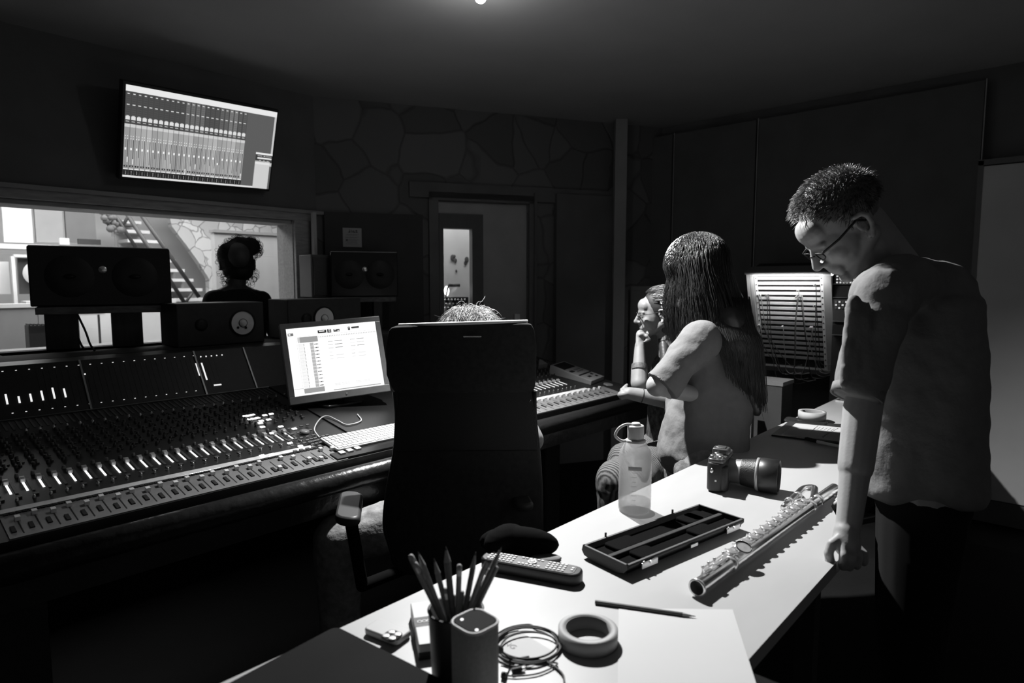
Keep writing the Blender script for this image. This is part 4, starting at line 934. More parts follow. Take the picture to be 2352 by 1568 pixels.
# ---- black pouch at the table edge
cp = thing('soft_pouch', 'black soft pouch with pale corner between the remote and the table edge', 'pouch', T(1235, 1275))
cc = T(1192, 1272); mb = MB().ell(cc + Z_ * .026, (.090, .034, .036), (0, 0, AZ - pi / 2 - .12), 20, 10).ell(cc - rgt * .03 + V((0, 0, .03)), (.06, .035, .036), None, 16, 8)
o = blob(mb, 'pouch', mat('pouch_cloth', .004, .95, noise=.2, spec=.05), cp, .004, 3)
MB().lathe([(.0005, .004), (.03, .003), (.034, 0), (.03, -.002), (.0005, 0)], T(1254, 1281, .010), Z_, 24, sx=1.0, sy=.55, xd=rgt, caps=False).build('pale_corner', mat('corner_pale', .16, .8, noise=.2, nscale=60), cp)  # flat pale disc at the right end of the pouch
# ---- water bottle
bo = thing('water_bottle', 'translucent water bottle with loop lid standing on the table', 'bottle', (0, 0, TT)); bcn = T(1457, 1172); bcn = V((bcn.x, bcn.y, TT)); bo.location = bcn
BR = .0425; BS = (at(1457, 985, d=1) - CAM)
def hz(py): # height of the bottle axis at the picture row
    r = ray(1457, py); t = (bcn.xy.dot(r.xy.normalized())) / r.xy.length; return (CAM + r * t).z - TT
hs, hn, hc = hz(1036), hz(1013), hz(976)
m_b = bpy.data.materials.new('translucent_plastic'); m_b.use_nodes = True; nt = m_b.node_tree; bs = nt.nodes['Principled BSDF']
bs.inputs['Base Color'].default_value = (.5, .5, .5, 1); bs.inputs['Roughness'].default_value = .25; bs.inputs['Alpha'].default_value = 1
tr = nt.nodes.new('ShaderNodeBsdfTransparent'); tr.inputs[0].default_value = (.92, .92, .92, 1); tl = nt.nodes.new('ShaderNodeBsdfTranslucent'); tl.inputs[0].default_value = (.6, .6, .6, 1)
m1 = nt.nodes.new('ShaderNodeMixShader'); m1.inputs[0].default_value = .45; m2 = nt.nodes.new('ShaderNodeMixShader'); m2.inputs[0].default_value = .60
nt.links.new(bs.outputs[0], m1.inputs[1]); nt.links.new(tl.outputs[0], m1.inputs[2]); nt.links.new(m1.outputs[0], m2.inputs[1]); nt.links.new(tr.outputs[0], m2.inputs[2]); nt.links.new(m2.outputs[0], nt.nodes['Material Output'].inputs[0])
prof = [(.001, .004), (BR * .7, .002), (BR * .9, .0), (BR * .98, .006), (BR, .014), (BR, hs - .012), (BR * .95, hs), (BR * .62, hn - .002), (BR * .50, hn), (BR * .50, hn + .01)]
MB().lathe(prof, bcn, Z_, 48, caps=False).build('body', m_b, bo)
m_wt = bpy.data.materials.new('water'); m_wt.use_nodes = True; nt = m_wt.node_tree; bs = nt.nodes['Principled BSDF']; bs.inputs['Base Color'].default_value = (.5, .5, .5, 1); bs.inputs['Roughness'].default_value = .05
tr = nt.nodes.new('ShaderNodeBsdfTransparent'); tr.inputs[0].default_value = (.85, .85, .85, 1); m2 = nt.nodes.new('ShaderNodeMixShader'); m2.inputs[0].default_value = .7
nt.links.new(bs.outputs[0], m2.inputs[1]); nt.links.new(tr.outputs[0], m2.inputs[2]); nt.links.new(m2.outputs[0], nt.nodes['Material Output'].inputs[0])
MB().lathe([(.001, .005), (BR * .93, .006), (BR * .96, .012), (BR * .965, .030), (.001, .030)], bcn, Z_, 40, caps=False).build('water', m_wt, bo)
m_lid = mat('lid_plastic', .55, .45, noise=.04)
MB().lathe([(BR * .6, hn - .001), (BR * .62, hn + .004), (BR * .56, hn + .006)], bcn, Z_, 32).build('collar', m_lid, bo)
lidh = hc - hn
MB().lathe([(BR * .48, hn + .006), (BR * .5, hn + .01), (BR * .5, hc - .004), (BR * .47, hc), (.001, hc)], bcn, Z_, 32).build('lid', m_lid, bo)
MB().lathe([(.012, hc), (.0125, hc + .004), (.010, hc + .0065), (.001, hc + .007)], bcn, Z_, 24).build('lid_button', m_lid, bo)
lr = -rgt
lp_ = [bcn + lr * .004 + Z_ * (hc + .001), bcn + lr * .026 + Z_ * (hc + .002), bcn + lr * .044 + Z_ * (hc - .008), bcn + lr * .053 + Z_ * (hc - .024), bcn + lr * .05 + Z_ * (hn + .010), bcn + lr * .036 + Z_ * (hn + .001), bcn + lr * .020 + Z_ * (hn + .002)]
MB().tube(bez(lp_, 6), .0038, 8).build('loop', m_lid, bo)
# raised scale marks
mb = MB(); bang = math.atan2(-bcn.y, -bcn.x)
for k in range(8):
    a = bang - .05; z = .03 + .012 * k; p = bcn + V((cos(a) * BR, sin(a) * BR, z)); mb.box(p, (.0006, .010 if k % 2 else .014, .0008), rot=(0, 0, a))
mb.build('scale_mark', mat('scale_mark_b', .35, .5), bo)
MB().rbox(bcn + V((cos(bang) * BR, sin(bang) * BR, hs - .035)), (.0006, .034, .010), .0003, 2, rot=(0, 0, bang)).build('embossed_logo', mat('emboss_pale', .42, .5), bo)
# ---- camera
cm = thing('camera', 'black camera with a big hooded lens lying on the table', 'camera', T(1690, 1135))
g0, g1 = T(1612, 1132), T(1655, 1142)   # bottom of the camera body side facing us
FHH = V((fwd.x, fwd.y, 0)).normalized(); fd = (rgt * cos(R(30)) - FHH * sin(R(30))).normalized(); sd = V((fd.y, -fd.x, 0))   # fd lens axis, sd towards the viewer
if sd.dot(CAM - g0) < 0: sd = -sd
cb0 = T(1643, 1129); cb0 = V((cb0.x, cb0.y, TT)) - sd * .045
cam_piv = wm(cm).inverted() @ (cb0 + sd * .055)
bw_, bh_, bd_ = .115, .066, .038
# the body's long side runs away from the viewer (sd), its thickness along fd
K = (fd, sd, fd.cross(sd) if fd.cross(sd).z > 0 else -fd.cross(sd))
MB().rbox(cb0 + Z_ * (bh_ / 2 + .002), (bd_, bw_, bh_), .012, 5, ax=K, er=.005).build('body', mat('camera_leather', .014, .5, noise=.2, bump=.1, bscale=500), cm)
MB().rbox(cb0 + Z_ * (bh_ + .004), (bd_ * .95, bw_ * .95, .010), .010, 4, ax=K, er=.002).build('top_plate', mat('camera_metal', .12, .3, metal=.6, noise=.1), cm)
MB().rbox(cb0 + Z_ * (bh_ + .015) - sd * .005, (bd_ * .95, .032, .014), .005, 3, ax=K, er=.003).build('viewfinder_hump', mat('camera_metal2', .10, .3, metal=.5, noise=.1), cm)
MB().rbox(cb0 + Z_ * (bh_ + .023) - sd * .005, (.02, .02, .003), .002, 2, ax=K).build('hot_shoe', m_metal, cm)
for k, (u, v, rr) in enumerate(((.004, .034, .0085), (-.008, .046, .006), (.010, .050, .005), (-.004, .022, .006))):
    MB().lathe([(rr, 0), (rr, .006), (rr * .8, .0075), (.001, .0076)], cb0 + fd * u + sd * v + Z_ * (bh_ + .009), Z_, 20).build('dial', m_metal, cm)
MB().rbox(cb0 + fd * .018 + sd * .046 + Z_ * .033, (.018, .02, .056), .008, 4, ax=K).build('grip', mat('camera_leather', .014), cm)
MB().ell(cb0 + sd * .0585 - fd * .006 + Z_ * .05, (.005, .004, .006)).build('strap_lug', m_metal, cm)
MB().box(cb0 + sd * .0577 + fd * .002 + Z_ * .028, (.004, .0008, .004), ax=K).build('logo_mark', m_white, cm)
lzb = cb0 + fd * .019 + Z_ * .0375 - sd * .008
MB().lathe([(.027, 0), (.027, .022), (.029, .026)], lzb, fd, 36).build('lens_mount_ring', mat('lens_metal', .5, .28, metal=.8, noise=.05), cm)
MB().lathe([(.029, 0), (.031, .012), (.033, .030), (.034, .034)], lzb + fd * .026, fd, 36).build('focus_ring', mat('lens_rubber', .016, .45, bump=.2, bscale=300), cm)
MB().ring(lzb + fd * .058, fd, .0365, .030, .006, 40).build('hood_ring', mat('hood_ring', .35, .35, metal=.4, noise=.05), cm)
MB().lathe([(.0345, 0), (.0375, .004), (.0375, .040), (.036, .041), (.034, .039), (.033, .002)], lzb + fd * .063, fd, 40, caps=False).build('lens_hood', mat('hood_black', .014, .4, noise=.1), cm)
MB().ell(lzb + fd * .072, (.031, .031, .008), M((sd, K[2], fd)).transposed(), 32, 10).build('front_glass', m_gloss, cm)
for o_ in list(cm.children):
    o_.data.transform(M.Translation(cam_piv) @ M.Scale(1.30, 4) @ M.Translation(-cam_piv))
# ---- flute case
fc = thing('flute_case', 'open shallow black flute case with silver latches on the table', 'case', T(1500, 1240))
hh = .027
q0 = at(1310, 1262, z=TT + hh); q1 = at(1441, 1300, z=TT + hh); q2 = at(1709, 1192, z=TT + hh); q3 = at(1575, 1160, z=TT + hh)
cxx = (q2 - q1); cL = cxx.length; cxx.normalize(); cyy = (q0 - q1); cW = (cyy - cxx * cyy.dot(cxx)).length; cyy = (cyy - cxx * cyy.dot(cxx)).normalized(); czz = cxx.cross(cyy)
if czz.z < 0: czz = -czz
co = q1 - Z_ * hh
m_case = mat('case_leatherette', .008, .5, noise=.2, bump=.1, bscale=300); m_vel = mat('case_velvet', .004, .95, noise=.2, spec=.05); m_rim = mat('case_rim', .06, .6, noise=.2)
th_ = .005
def cbx(u0, u1, v0, v1, z0, z1): return (co + cxx * (u0 + u1) / 2 + cyy * (v0 + v1) / 2 + Z_ * (z0 + z1) / 2, (u1 - u0, v1 - v0, z1 - z0))
# outer shell with bellied underside
mb = MB(); n_ = 10
sec = [(0, hh), (.0, hh * .7), (.010, hh * .3), (.026, .004), (.036, .001), (cW - .028, .001), (cW - .018, .004), (cW - .004, hh * .25), (cW + .003, hh * .6), (cW, hh), (cW - th_, hh), (cW - th_ - .002, hh * .5), (cW - .02, .008), (.02, .008), (th_ + .002, hh * .5), (th_, hh)]
vs = []
for u, k_s in ((0, 0), (.004, 0), (cL - .004, 0), (cL, 0)): vs += [co + cxx * u + cyy * v + Z_ * z for v, z in sec]
N_ = len(sec); mb.add(vs, [(i * N_ + j, i * N_ + (j + 1) % N_, (i + 1) * N_ + (j + 1) % N_, (i + 1) * N_ + j) for i in range(3) for j in range(N_)], True)
for u in (0, cL - th_):
    mb.prism([co + cxx * u + cyy * v + Z_ * z for v, z in sec[:10]], cxx * th_)
mb.build('shell', m_case, fc)
for a_ in ((0, cL, 0, th_, hh, hh + .0015), (0, cL, cW - th_, cW, hh, hh + .0015), (0, th_, 0, cW, hh, hh + .0015), (cL - th_, cL, 0, cW, hh, hh + .0015)): c_, s_ = cbx(*a_); MB().box(c_, s_, ax=(cxx, cyy, czz)).build('rim', m_rim, fc)
c_, s_ = cbx(th_, cL - th_, cW * .42, cW * .52, .01, hh - .002); MB().rbox(c_, s_, .004, 3, ax=(cxx, cyy, cxx.cross(cyy))).build('divider', mat('divider_velvet', .022, .9, noise=.3, nscale=80), fc)
c_, s_ = cbx(th_, cL - th_, th_, cW - th_, .008, .016); MB().box(c_, s_, ax=(cxx, cyy, czz)).build('lining', m_vel, fc)
for u0, u1 in ((.05, .13), (.30, .36), (.38 * 0 + cL - .09, cL - .03)): c_, s_ = cbx(u0, u1, cW * .52, cW - .012, .012, .024); MB().rbox(c_, s_, .01, 3, ax=(cxx, cyy, cxx.cross(cyy))).build('cradle', m_vel, fc)
for u0, u1 in ((.06, .12), (cL - .16, cL - .09)): c_, s_ = cbx(u0, u1, .010, cW * .42, .012, .024); MB().rbox(c_, s_, .01, 3, ax=(cxx, cyy, cxx.cross(cyy))).build('cradle', m_vel, fc)
def onrim(px): # distance along the near long rim seen at a picture column
    r = ray(px, 1250); r = V((r.x, r.y, 0)); n = V((-r.y, r.x, 0)); return (-(V((co.x, co.y, 0))).dot(n)) / cxx.dot(n)
for a_, b_, nm in ((1471, 1507, 'latch'), (1664, 1693, 'latch'), (1582, 1598, 'badge')):
    u0, u1 = onrim(a_), onrim(b_); zz = (hh - .016, hh - .003) if nm == 'latch' else (hh - .014, hh - .006)
    c_, s_ = cbx(u0, u1, -.0065, -.0035, *zz); l_ = MB().box(c_, s_, ax=(cxx, cyy, czz)).build(nm, m_metal, fc, bev=.001)
    if nm == 'latch': MB().cyl(c_ - cyy * .004 + Z_ * .004, c_ - cyy * .001 + Z_ * .004, .003, .003, 12).ell(c_ - cyy * .002 - cxx * (u1 - u0) * .42 + Z_ * .008, (.003, .003, .003), None, 10, 6).build('catch', m_silver, fc)
for u in (cL * .17, cL * .74): c_, s_ = cbx(u, u + .004, cW, cW + .003, hh, hh + .010); MB().box(c_, s_, ax=(cxx, cyy, czz)).build('hook', m_dark, fc)
# ---- alto flute
fu = thing('flute', 'silver concert flute with open keys resting on the table beside its case', 'flute', T(1750, 1250))
fr = .0150
f0 = at(1600, 1350, z=TT + .019); f1 = at(1905, 1130, z=TT + .021); FX = (f1 - f0).normalized(); FL = .80
FY = V((FX.y, -FX.x, 0)).normalized()  # towards the viewer / right
if FY.dot(CAM - f0) < 0: FY = -FY
FZ = FX.cross(FY); FZ = FZ if FZ.z > 0 else -FZ
def fp(s, v=0, h=0): return f0 + FX * s + FY * v + FZ * h
m_fl = mat('flute_silver', .82, .19, metal=.97, noise=.03, nscale=30)
MB().lathe([(fr, .006), (fr, .30), (fr, FL)], f0, FX, 32, caps=False).lathe([(fr - .0012, .30), (fr - .0012, .002)], f0, FX, 32, caps=False).build('tube', m_fl, fu)
MB().lathe([(fr - .001, 0), (fr + .002, .0), (fr + .0026, .002), (fr + .002, .005), (fr, .006)], f0, FX, 32, caps=False).build('end_ring', m_silver, fu)
MB().lathe([(.0005, 0), (fr - .001, 0)], fp(.02), FX, 32, caps=False).build('bore_shade', mat('bore_grey', .05, .6), fu)
for s_ in (.135, .60, .655): MB().lathe([(fr, 0), (fr + .0016, .001), (fr + .0016, .014), (fr, .015)], fp(s_), FX, 32, caps=False).build('joint_ring', m_silver, fu)
# keys
ky_s = [.155 + .0355 * i for i in range(13)]
for i, s_ in enumerate(ky_s):
    rr = .0125 if i % 3 else .0108; tilt = FZ + FY * .12
    k = MB().lathe([(rr * .9, 0), (rr, .001), (rr, .0028), (rr * .8, .0036), (.001, .0042)], fp(s_, -.003, fr + .005), tilt, 24).build('key', m_silver, fu)
    MB().box(fp(s_, -.010, fr + .008), (.004, .016, .002), ax=(FX, FY, FZ)).build('key_arm', m_silver, k)
MB().lathe([(.018 * .9, 0), (.0175, .002), (.0175, .004), (.015, .0042), (.001, .0032)], fp(.190, .006, fr + .005), FZ * .9 + FY * .35 - FX * .15, 28).build('trill_key', m_silver, fu)
MB().ring(fp(.190, .006, fr + .005) + (FZ * .9 + FY * .35 - FX * .15).normalized() * .0045, FZ * .9 + FY * .35 - FX * .15, .0172, .0155, .0012, 28).build('key_rim', m_gloss, fu)
for a_, b_, v_ in ((.05, .155, -.014), (.05, .14, -.008), (.15, .58, -.0145), (.16, .42, -.010)): MB().cyl(fp(a_, v_, fr + .003), fp(b_, v_, fr + .003), .0016, .0016, 8).build('rod', m_silver, fu)
for s_ in (.05, .075, .10, .14, .2, .27, .34, .41, .48, .55): MB().lathe([(.0032, 0), (.0018, .004), (.0018, .010), (.003, .013), (.003, .017), (.0005, .018)], fp(s_, -.014, fr * .35), FZ, 10).build('post', m_silver, fu)
for s_, v_, l_ in ((.045, -.004, .02), (.062, .004, .018), (.085, -.002, .022), (.115, .0, .02), (.13, -.006, .018)):
    MB().rbox(fp(s_, v_, fr + .006), (l_, .007, .0022), .003, 3, ax=(FX, FY, FX.cross(FY))).build('lever', m_silver, fu)
for s_ in (.47, .5, .53, .565): MB().rbox(fp(s_, -.018, fr + .008), (.022, .010, .002), .004, 3, ax=(FX, (FY + FZ * .5).normalized(), FX.cross((FY + FZ * .5).normalized()))).build('lever', m_silver, fu)
# crook (curved head of the alto flute) beyond
cr_ = bez([fp(.64, -.004, .004), fp(.70, -.02, .008), fp(.74, -.035, .008), fp(.72, -.055, .006), fp(.66, -.055, .0), fp(.56, -.048, -.004)], 8)
MB().tube(cr_, .0095, 16).build('curved_neck', m_fl, fu)
for s_ in (.60, .66): MB().lathe([(.0105, 0), (.0118, .002), (.0118, .010), (.0105, .012)], fp(s_, -.052, 0), FX, 24, caps=False).build('joint_ring', m_silver, fu)
# supports under the flute: its lower posts touch the table
for s_ in (.10, .52): MB().cap(V((fp(s_).x, fp(s_).y, TT + .003)), fp(s_, 0, -fr), .003, .002, 8).build('rest_post', m_silver, fu)
# ---- far end of the table: notebook, pen, phone, tape, magazines
nb = thing('notebook', 'open black notebook with handwritten white pages at the far table end', 'notebook', T(1870, 990))
n0, n1, n2, n3 = T(1772, 999, .004), T(1940, 1020, .004), T(1935, 975, .004), T(1812, 968, .004)
MB().prism([n - Z_ * .0035 for n in (n0, n1, n2, n3)], (0, 0, .006)).build('cover', m_dark, nb)
w0, w1, w2, w3 = T(1795, 997, .008), T(1945, 1015, .008), T(1945, 982, .008), T(1828, 971, .008)
MB().prism([n - Z_ * .005 for n in (w0, w1, w2, w3)], (0, 0, .004)).build('pages', mat('page_white', .46, .7, noise=.02), nb)
mb = MB(); 
for k in range(6):
    a = T(1868 + 8 * k, 985 + .8 * k, .0075); mb.tube([a, T(1876 + 8 * k, 980 + .8 * k, .0075)], .0006, 4)
for a, b in (((1863, 991), (1879, 977)), ((1888, 1003), (1925, 983)), ((1890, 1005), (1898, 998))): mb.tube([T(*a, .0075), T(*b, .0075)], .0007, 4)
mb.build('handwriting', mat('ink', .12, .6), nb)
pn_ = thing('pen', 'pen with black cap resting against the open notebook', 'pen', T(1890, 1013))
a, m_, b = T(1850, 1007, .008), T(1877, 1014, .008), T(1928, 1025, .008); MB().cyl(a, m_, .006, .006, 12).build('cap', m_dark, pn_); MB().cyl(m_, b, .0065, .006, 12).build('barrel', mat('pen_white', .7, .4), pn_)
MB().box((a + m_) / 2 + Z_ * .007, (.04, .004, .002), ax=((m_ - a).normalized(), (m_ - a).normalized().cross(Z_), Z_)).build('clip', m_dark, pn_)
p2 = thing('smartphone', 'black phone lying face up under the far roll of tape', 'phone', T(1850, 968)); a, b = T(1800, 965, .005), T(1898, 976, .005); X_ = (b - a).normalized(); Y_ = Z_.cross(X_)
MB().rbox((a + b) / 2 + Y_ * .035 * 0 + V((0, 0, 0)) + Y_ * .03, ((b - a).length, .075, .009), .01, 4, ax=(X_, Y_, Z_)).build('body', m_gloss, p2)
MB().rbox((a + b) / 2 + Y_ * .03 + Z_ * .005, ((b - a).length * .94, .068, .001), .008, 4, ax=(X_, Y_, Z_)).build('glass', m_gloss, p2)
a, b = at(1834, 948, z=TT + .035), at(1897, 950, z=TT + .035); cc = (a + b) / 2; roll(V((cc.x, cc.y, TT + .0105)), (a - b).length / 2, (a - b).length / 2 * .7, .034, 'white tape roll standing on the black phone beside the notebook')
for k, (x0, y0, x1, y1, tone, lab) in enumerate(((1850, 938, 1990, 960, .05, 'dark glossy magazine at the bottom of the pile at the far table end'), (1860, 930, 1990, 950, .12, 'marbled grey magazine in the middle of the far pile'), (1880, 918, 1990, 930, .2, 'pale printed magazine on top of the far pile'))):
    mg_ = thing('magazine', lab, 'magazine', T(x0 + 40, y0), group='magazines at the far end of the table')
    c_ = V((3.55 + .06 * k, .775 + .006 * k, TT + .006 + .0125 * k)); MB().box(c_, (.30, .22, .011), rot=(0, 0, -.15 + .12 * k)).build('pages', mat('magazine_pages', .5, .7, noise=.1, nscale=60), mg_); MB().box(c_ + Z_ * .0058, (.302, .222, .0012), rot=(0, 0, -.15 + .12 * k)).build('cover', mat('magazine_cover_%d' % k, tone, .3, noise=.5, nscale=18), mg_)

# ================================================================== SIDE CABINET AND PATCH BAY
sc_ = thing('side_stand', 'pale topped narrow stand between the long table and the patch bay', 'stand', (3.5, 1.3, 0))
ct = at(1775, 872, d=3.35); MB().box((ct.x + .05, ct.y + .02, .405), (.16, .16, .81)).build('body', mat('stand_grey', .07, .7, noise=.2), sc_); MB().box((ct.x + .05, ct.y + .02, .82), (.17, .17, .02)).build('top', mat('stand_top', .25, .6, noise=.1), sc_)
pb = thing('patch_bay', 'lit patch bay panel with rows of sockets on the right wall', 'patch bay', (4.15, 1.4, .9))
def wX(px, py, x): return at(px, py, x=x)
BT, BB = 4.02, 4.20     # x of the front face at its top and bottom
bl, br = wX(1733, 632, BT), wX(1890, 630, BT); zt = bl.z; zb = wX(1760, 835, BB).z; y0, y1 = br.y, bl.y
fz = V((BB - BT, 0, zb - zt)); fh_ = fz.length; fz = fz / fh_; YB = V((0, -1, 0)); fn = YB.cross(fz)
if fn.x > 0: fn = -fn
O2 = V((BT, y1, zt))
def pbx(u0, u1, v0, v1, n0, n1): c_ = O2 + YB * (u0 + u1) / 2 + fz * (v0 + v1) / 2 + fn * (n0 + n1) / 2; return c_, (u1 - u0, v1 - v0, abs(n1 - n0))
AXB = (YB, fz, fn); PW = y1 - y0
m_pbw = mat('patch_white', .72, .4, noise=.04); m_pbf = mat('patch_frame', .5, .35, metal=.3, noise=.04)
c_, s_ = pbx(-.04, PW + .05, -.02, fh_, -.2, -.004); MB().box(c_, s_, ax=AXB).build('back_box', m_black, pb)
for u0, u1 in ((-.045, -.025), (-.022, -.004), (PW + .006, PW + .05)): c_, s_ = pbx(u0, u1, -.02, fh_, -.03, .02); MB().box(c_, s_, ax=AXB).build('side_rail', m_pbf, pb)
c_, s_ = pbx(-.05, PW + .05, -.030, -.013, -.1, .03); MB().box(c_, s_, ax=AXB).build('top_hood', mat('hood_grey', .2, .5), pb)
c_, s_ = pbx(-.02, PW + .06, -.012, .0, .0, .02); MB().box(c_, s_, ax=AXB).build('light_strip', emat('strip_light', 1, 1.4), pb)
for u0 in (0, PW - .016): c_, s_ = pbx(u0, u0 + .016, .004, fh_, .0, .004); MB().box(c_, s_, ax=AXB).build('rack_ear', m_pbw, pb)
lo_ = O2 + YB * PW * .5 + fn * .075 - fz * .01; light('rack_strip_light', 'AREA', lo_, 1.6, lo_ + fz * .5 - fn * .16, shape='RECTANGLE', size=PW, size_y=.03)
rows = 17; rh = (fh_ - .05) / rows
mslt = mat('socket_black', .01, .5)
for k in range(rows):
    v = .01 + k * rh
    c_, s_ = pbx(.018, PW - .018, v, v + rh * .52, 0, .005); row = MB().box(c_, s_, ax=AXB).build('patch_row', m_pbw if k < 9 else mat('patch_row_dimmed', .3, .4), pb)  # lower rows darker in colour, for the strip light fading downwards
    mb = MB()
    for q_ in range(48):
        if q_ == 24: continue
        c2, s2 = pbx(.024 + (PW - .048) * q_ / 48, .024 + (PW - .048) * (q_ + .62) / 48, v + rh * .56, v + rh * .92, -.001, .002); mb.box(c2, s2, ax=AXB)
    mb.build('sockets', mslt, row)
scw = None
for k in range(15):
    for u in (.008, PW - .008):
        p = O2 + YB * u + fz * (.02 + (fh_ - .04) * k / 14) + fn * .0045
        if scw is None: scw = MB().lathe([(.0045, 0), (.004, .002), (.001, .002)], (0, 0, 0), fn, 10).build('screw', m_dark, pb, world=False); scw.location = p - pb.location
        else: cpy(scw, p - pb.location)
# leather bumper / shelf below the bay
c_, s_ = pbx(-.0, PW + .05, fh_, fh_ + .03, -.1, .03); MB().box(c_, s_, ax=AXB).build('lower_ledge', mat('ledge_grey', .12, .4), pb)
def onP(px, py, n=.008):
    r = ray(px, py); return CAM + r * ((O2 + fn * n - CAM).dot(fn) / r.dot(fn))
cords = [(1741, 677, 1752, 748, 1808, 832, 'pale patch cord hanging from the left edge of the patch bay'), (1747, 677, 1760, 760, 1790, 850, 'patch cord second from the left edge of the bay'), (1761, 678, 1765, 765, 1783, 865, 'looped patch cord a third across the bay'),
         (1765, 678, 1772, 780, 1800, 868, 'dark twin of the looped patch cord'), (1834, 665, 1828, 740, 1825, 850, 'highest plugged patch cord near the middle'), (1830, 680, 1826, 750, 1824, 862, 'middle patch cord running straight down'), (1838, 680, 1846, 745, 1862, 860, 'middle patch cord swinging to the right'),
         (1842, 680, 1850, 760, 1880, 848, 'second middle patch cord swinging to the right'), (1872, 700, 1873, 770, 1874, 855, 'patch cord at the right end of the seventh row'), (1873, 652, 1876, 720, 1884, 830, 'patch cord from the top right corner of the bay'),
         (1798, 748, 1801, 790, 1806, 850, 'patch cord from the lower middle of the bay'), (1862, 750, 1870, 790, 1885, 845, 'patch cord from the lower right of the bay'), (1744, 745, 1755, 795, 1815, 872, 'patch cord from the lower left of the bay'), (1866, 750, 1858, 800, 1840, 866, 'crossing patch cord from the lower right')]
mcord = [mat('cord_dark', .04, .5), mat('cord_pale', .25, .5), mat('cord_mid', .09, .5)]
for i, (a, b, c, d, e, f_, lab) in enumerate(cords):
    t = thing('patch_cable', lab, 'cable', onP(a, b), group='patch cords of the lit patch bay'); p0 = onP(a, b, .003)
    pts = [p0 + fn * .024, onP(a + 1, b + 6, .045), onP(c, d, .05), onP((c + e) / 2 + 1, (d + f_) / 2 + 6, .05), onP(e, f_, .05), onP(e + 14, f_ + 9, .05), onP(e + 34, f_ + 6, .05)]
    MB().tube(bez(pts, 6), .0028, 6).build('cable', mcord[i % 3], t); MB().cyl(p0, p0 + fn * .026, .0045, .004, 10).build('plug', mat('plug_pale', .6, .4), t)
# neighbouring rack
er = thing('effects_rack', 'tall equipment rack with small lit buttons between patch bay and the man', 'rack', (4.2, .95, 0))
ra_, rb_ = yr(1908, 4.05), yr(2010, 4.05)
MB().box((4.22, (ra_ + rb_) / 2, .75), (.3, ra_ - rb_, 1.5)).build('case', m_black, er)
for k, (za, zb2, m_) in enumerate(((1.34, 1.40, mat('unit_dark', .03, .4)), (1.26, 1.33, m_dark), (1.12, 1.25, mat('unit_grey', .06, .4)), (1.04, 1.10, m_dark))):
    u_ = MB().box((4.06, (ra_ + rb_) / 2, (za + zb2) / 2), (.02, ra_ - rb_ - .01, zb2 - za)).build('rack_unit', m_, er)
    if k in (0, 2):
        for i in range(9):
            for j in range(3): MB().box((4.048, ra_ - .02 - .018 * i, zb2 - .015 - .018 * j), (.004, .009, .009)).build('button', emat('soft_led', 1, .7) if (i + j) % 2 or k == 0 else m_btn, u_)
    MB().box((4.048, (ra_ + rb_) / 2, za), (.004, ra_ - rb_, .004)).build('edge', m_metal, u_)
# side upright strip under the stand
cs = MB().box((ct.x - .12, ct.y + .07, .35), (.035, .035, .70)); tag(cs.build('metal_post', mat('post_grey', .16, .5)), 'thin pale upright post left of the narrow stand', 'post')

# ================================================================== OFFICE CHAIR
oc = thing('office_chair', 'high backed black mesh office chair seen from behind at the console', 'chair', (1.27, 1.40, 0))
m_mesh = bpy.data.materials.new('chair_mesh'); m_mesh.use_nodes = True; nt = m_mesh.node_tree; bs = nt.nodes['Principled BSDF']; bs.inputs['Base Color'].default_value = (.035, .035, .035, 1); bs.inputs['Roughness'].default_value = .9
tr = nt.nodes.new('ShaderNodeBsdfTransparent'); mx = nt.nodes.new('ShaderNodeMixShader'); tc = nt.nodes.new('ShaderNodeTexCoord'); vo = nt.nodes.new('ShaderNodeTexVoronoi'); vo.inputs['Scale'].default_value = 260; vo.inputs['Randomness'].default_value = .0
lt_ = nt.nodes.new('ShaderNodeMath'); lt_.operation = 'LESS_THAN'; lt_.inputs[1].default_value = .22
nt.links.new(tc.outputs['Object'], vo.inputs['Vector']); nt.links.new(vo.outputs['Distance'], lt_.inputs[0]); nt.links.new(lt_.outputs[0], mx.inputs[0]); nt.links.new(bs.outputs[0], mx.inputs[1]); nt.links.new(tr.outputs[0], mx.inputs[2]); nt.links.new(mx.outputs[0], nt.nodes['Material Output'].inputs[0])
def CD(px, py, d): return at(px, py, d=d)
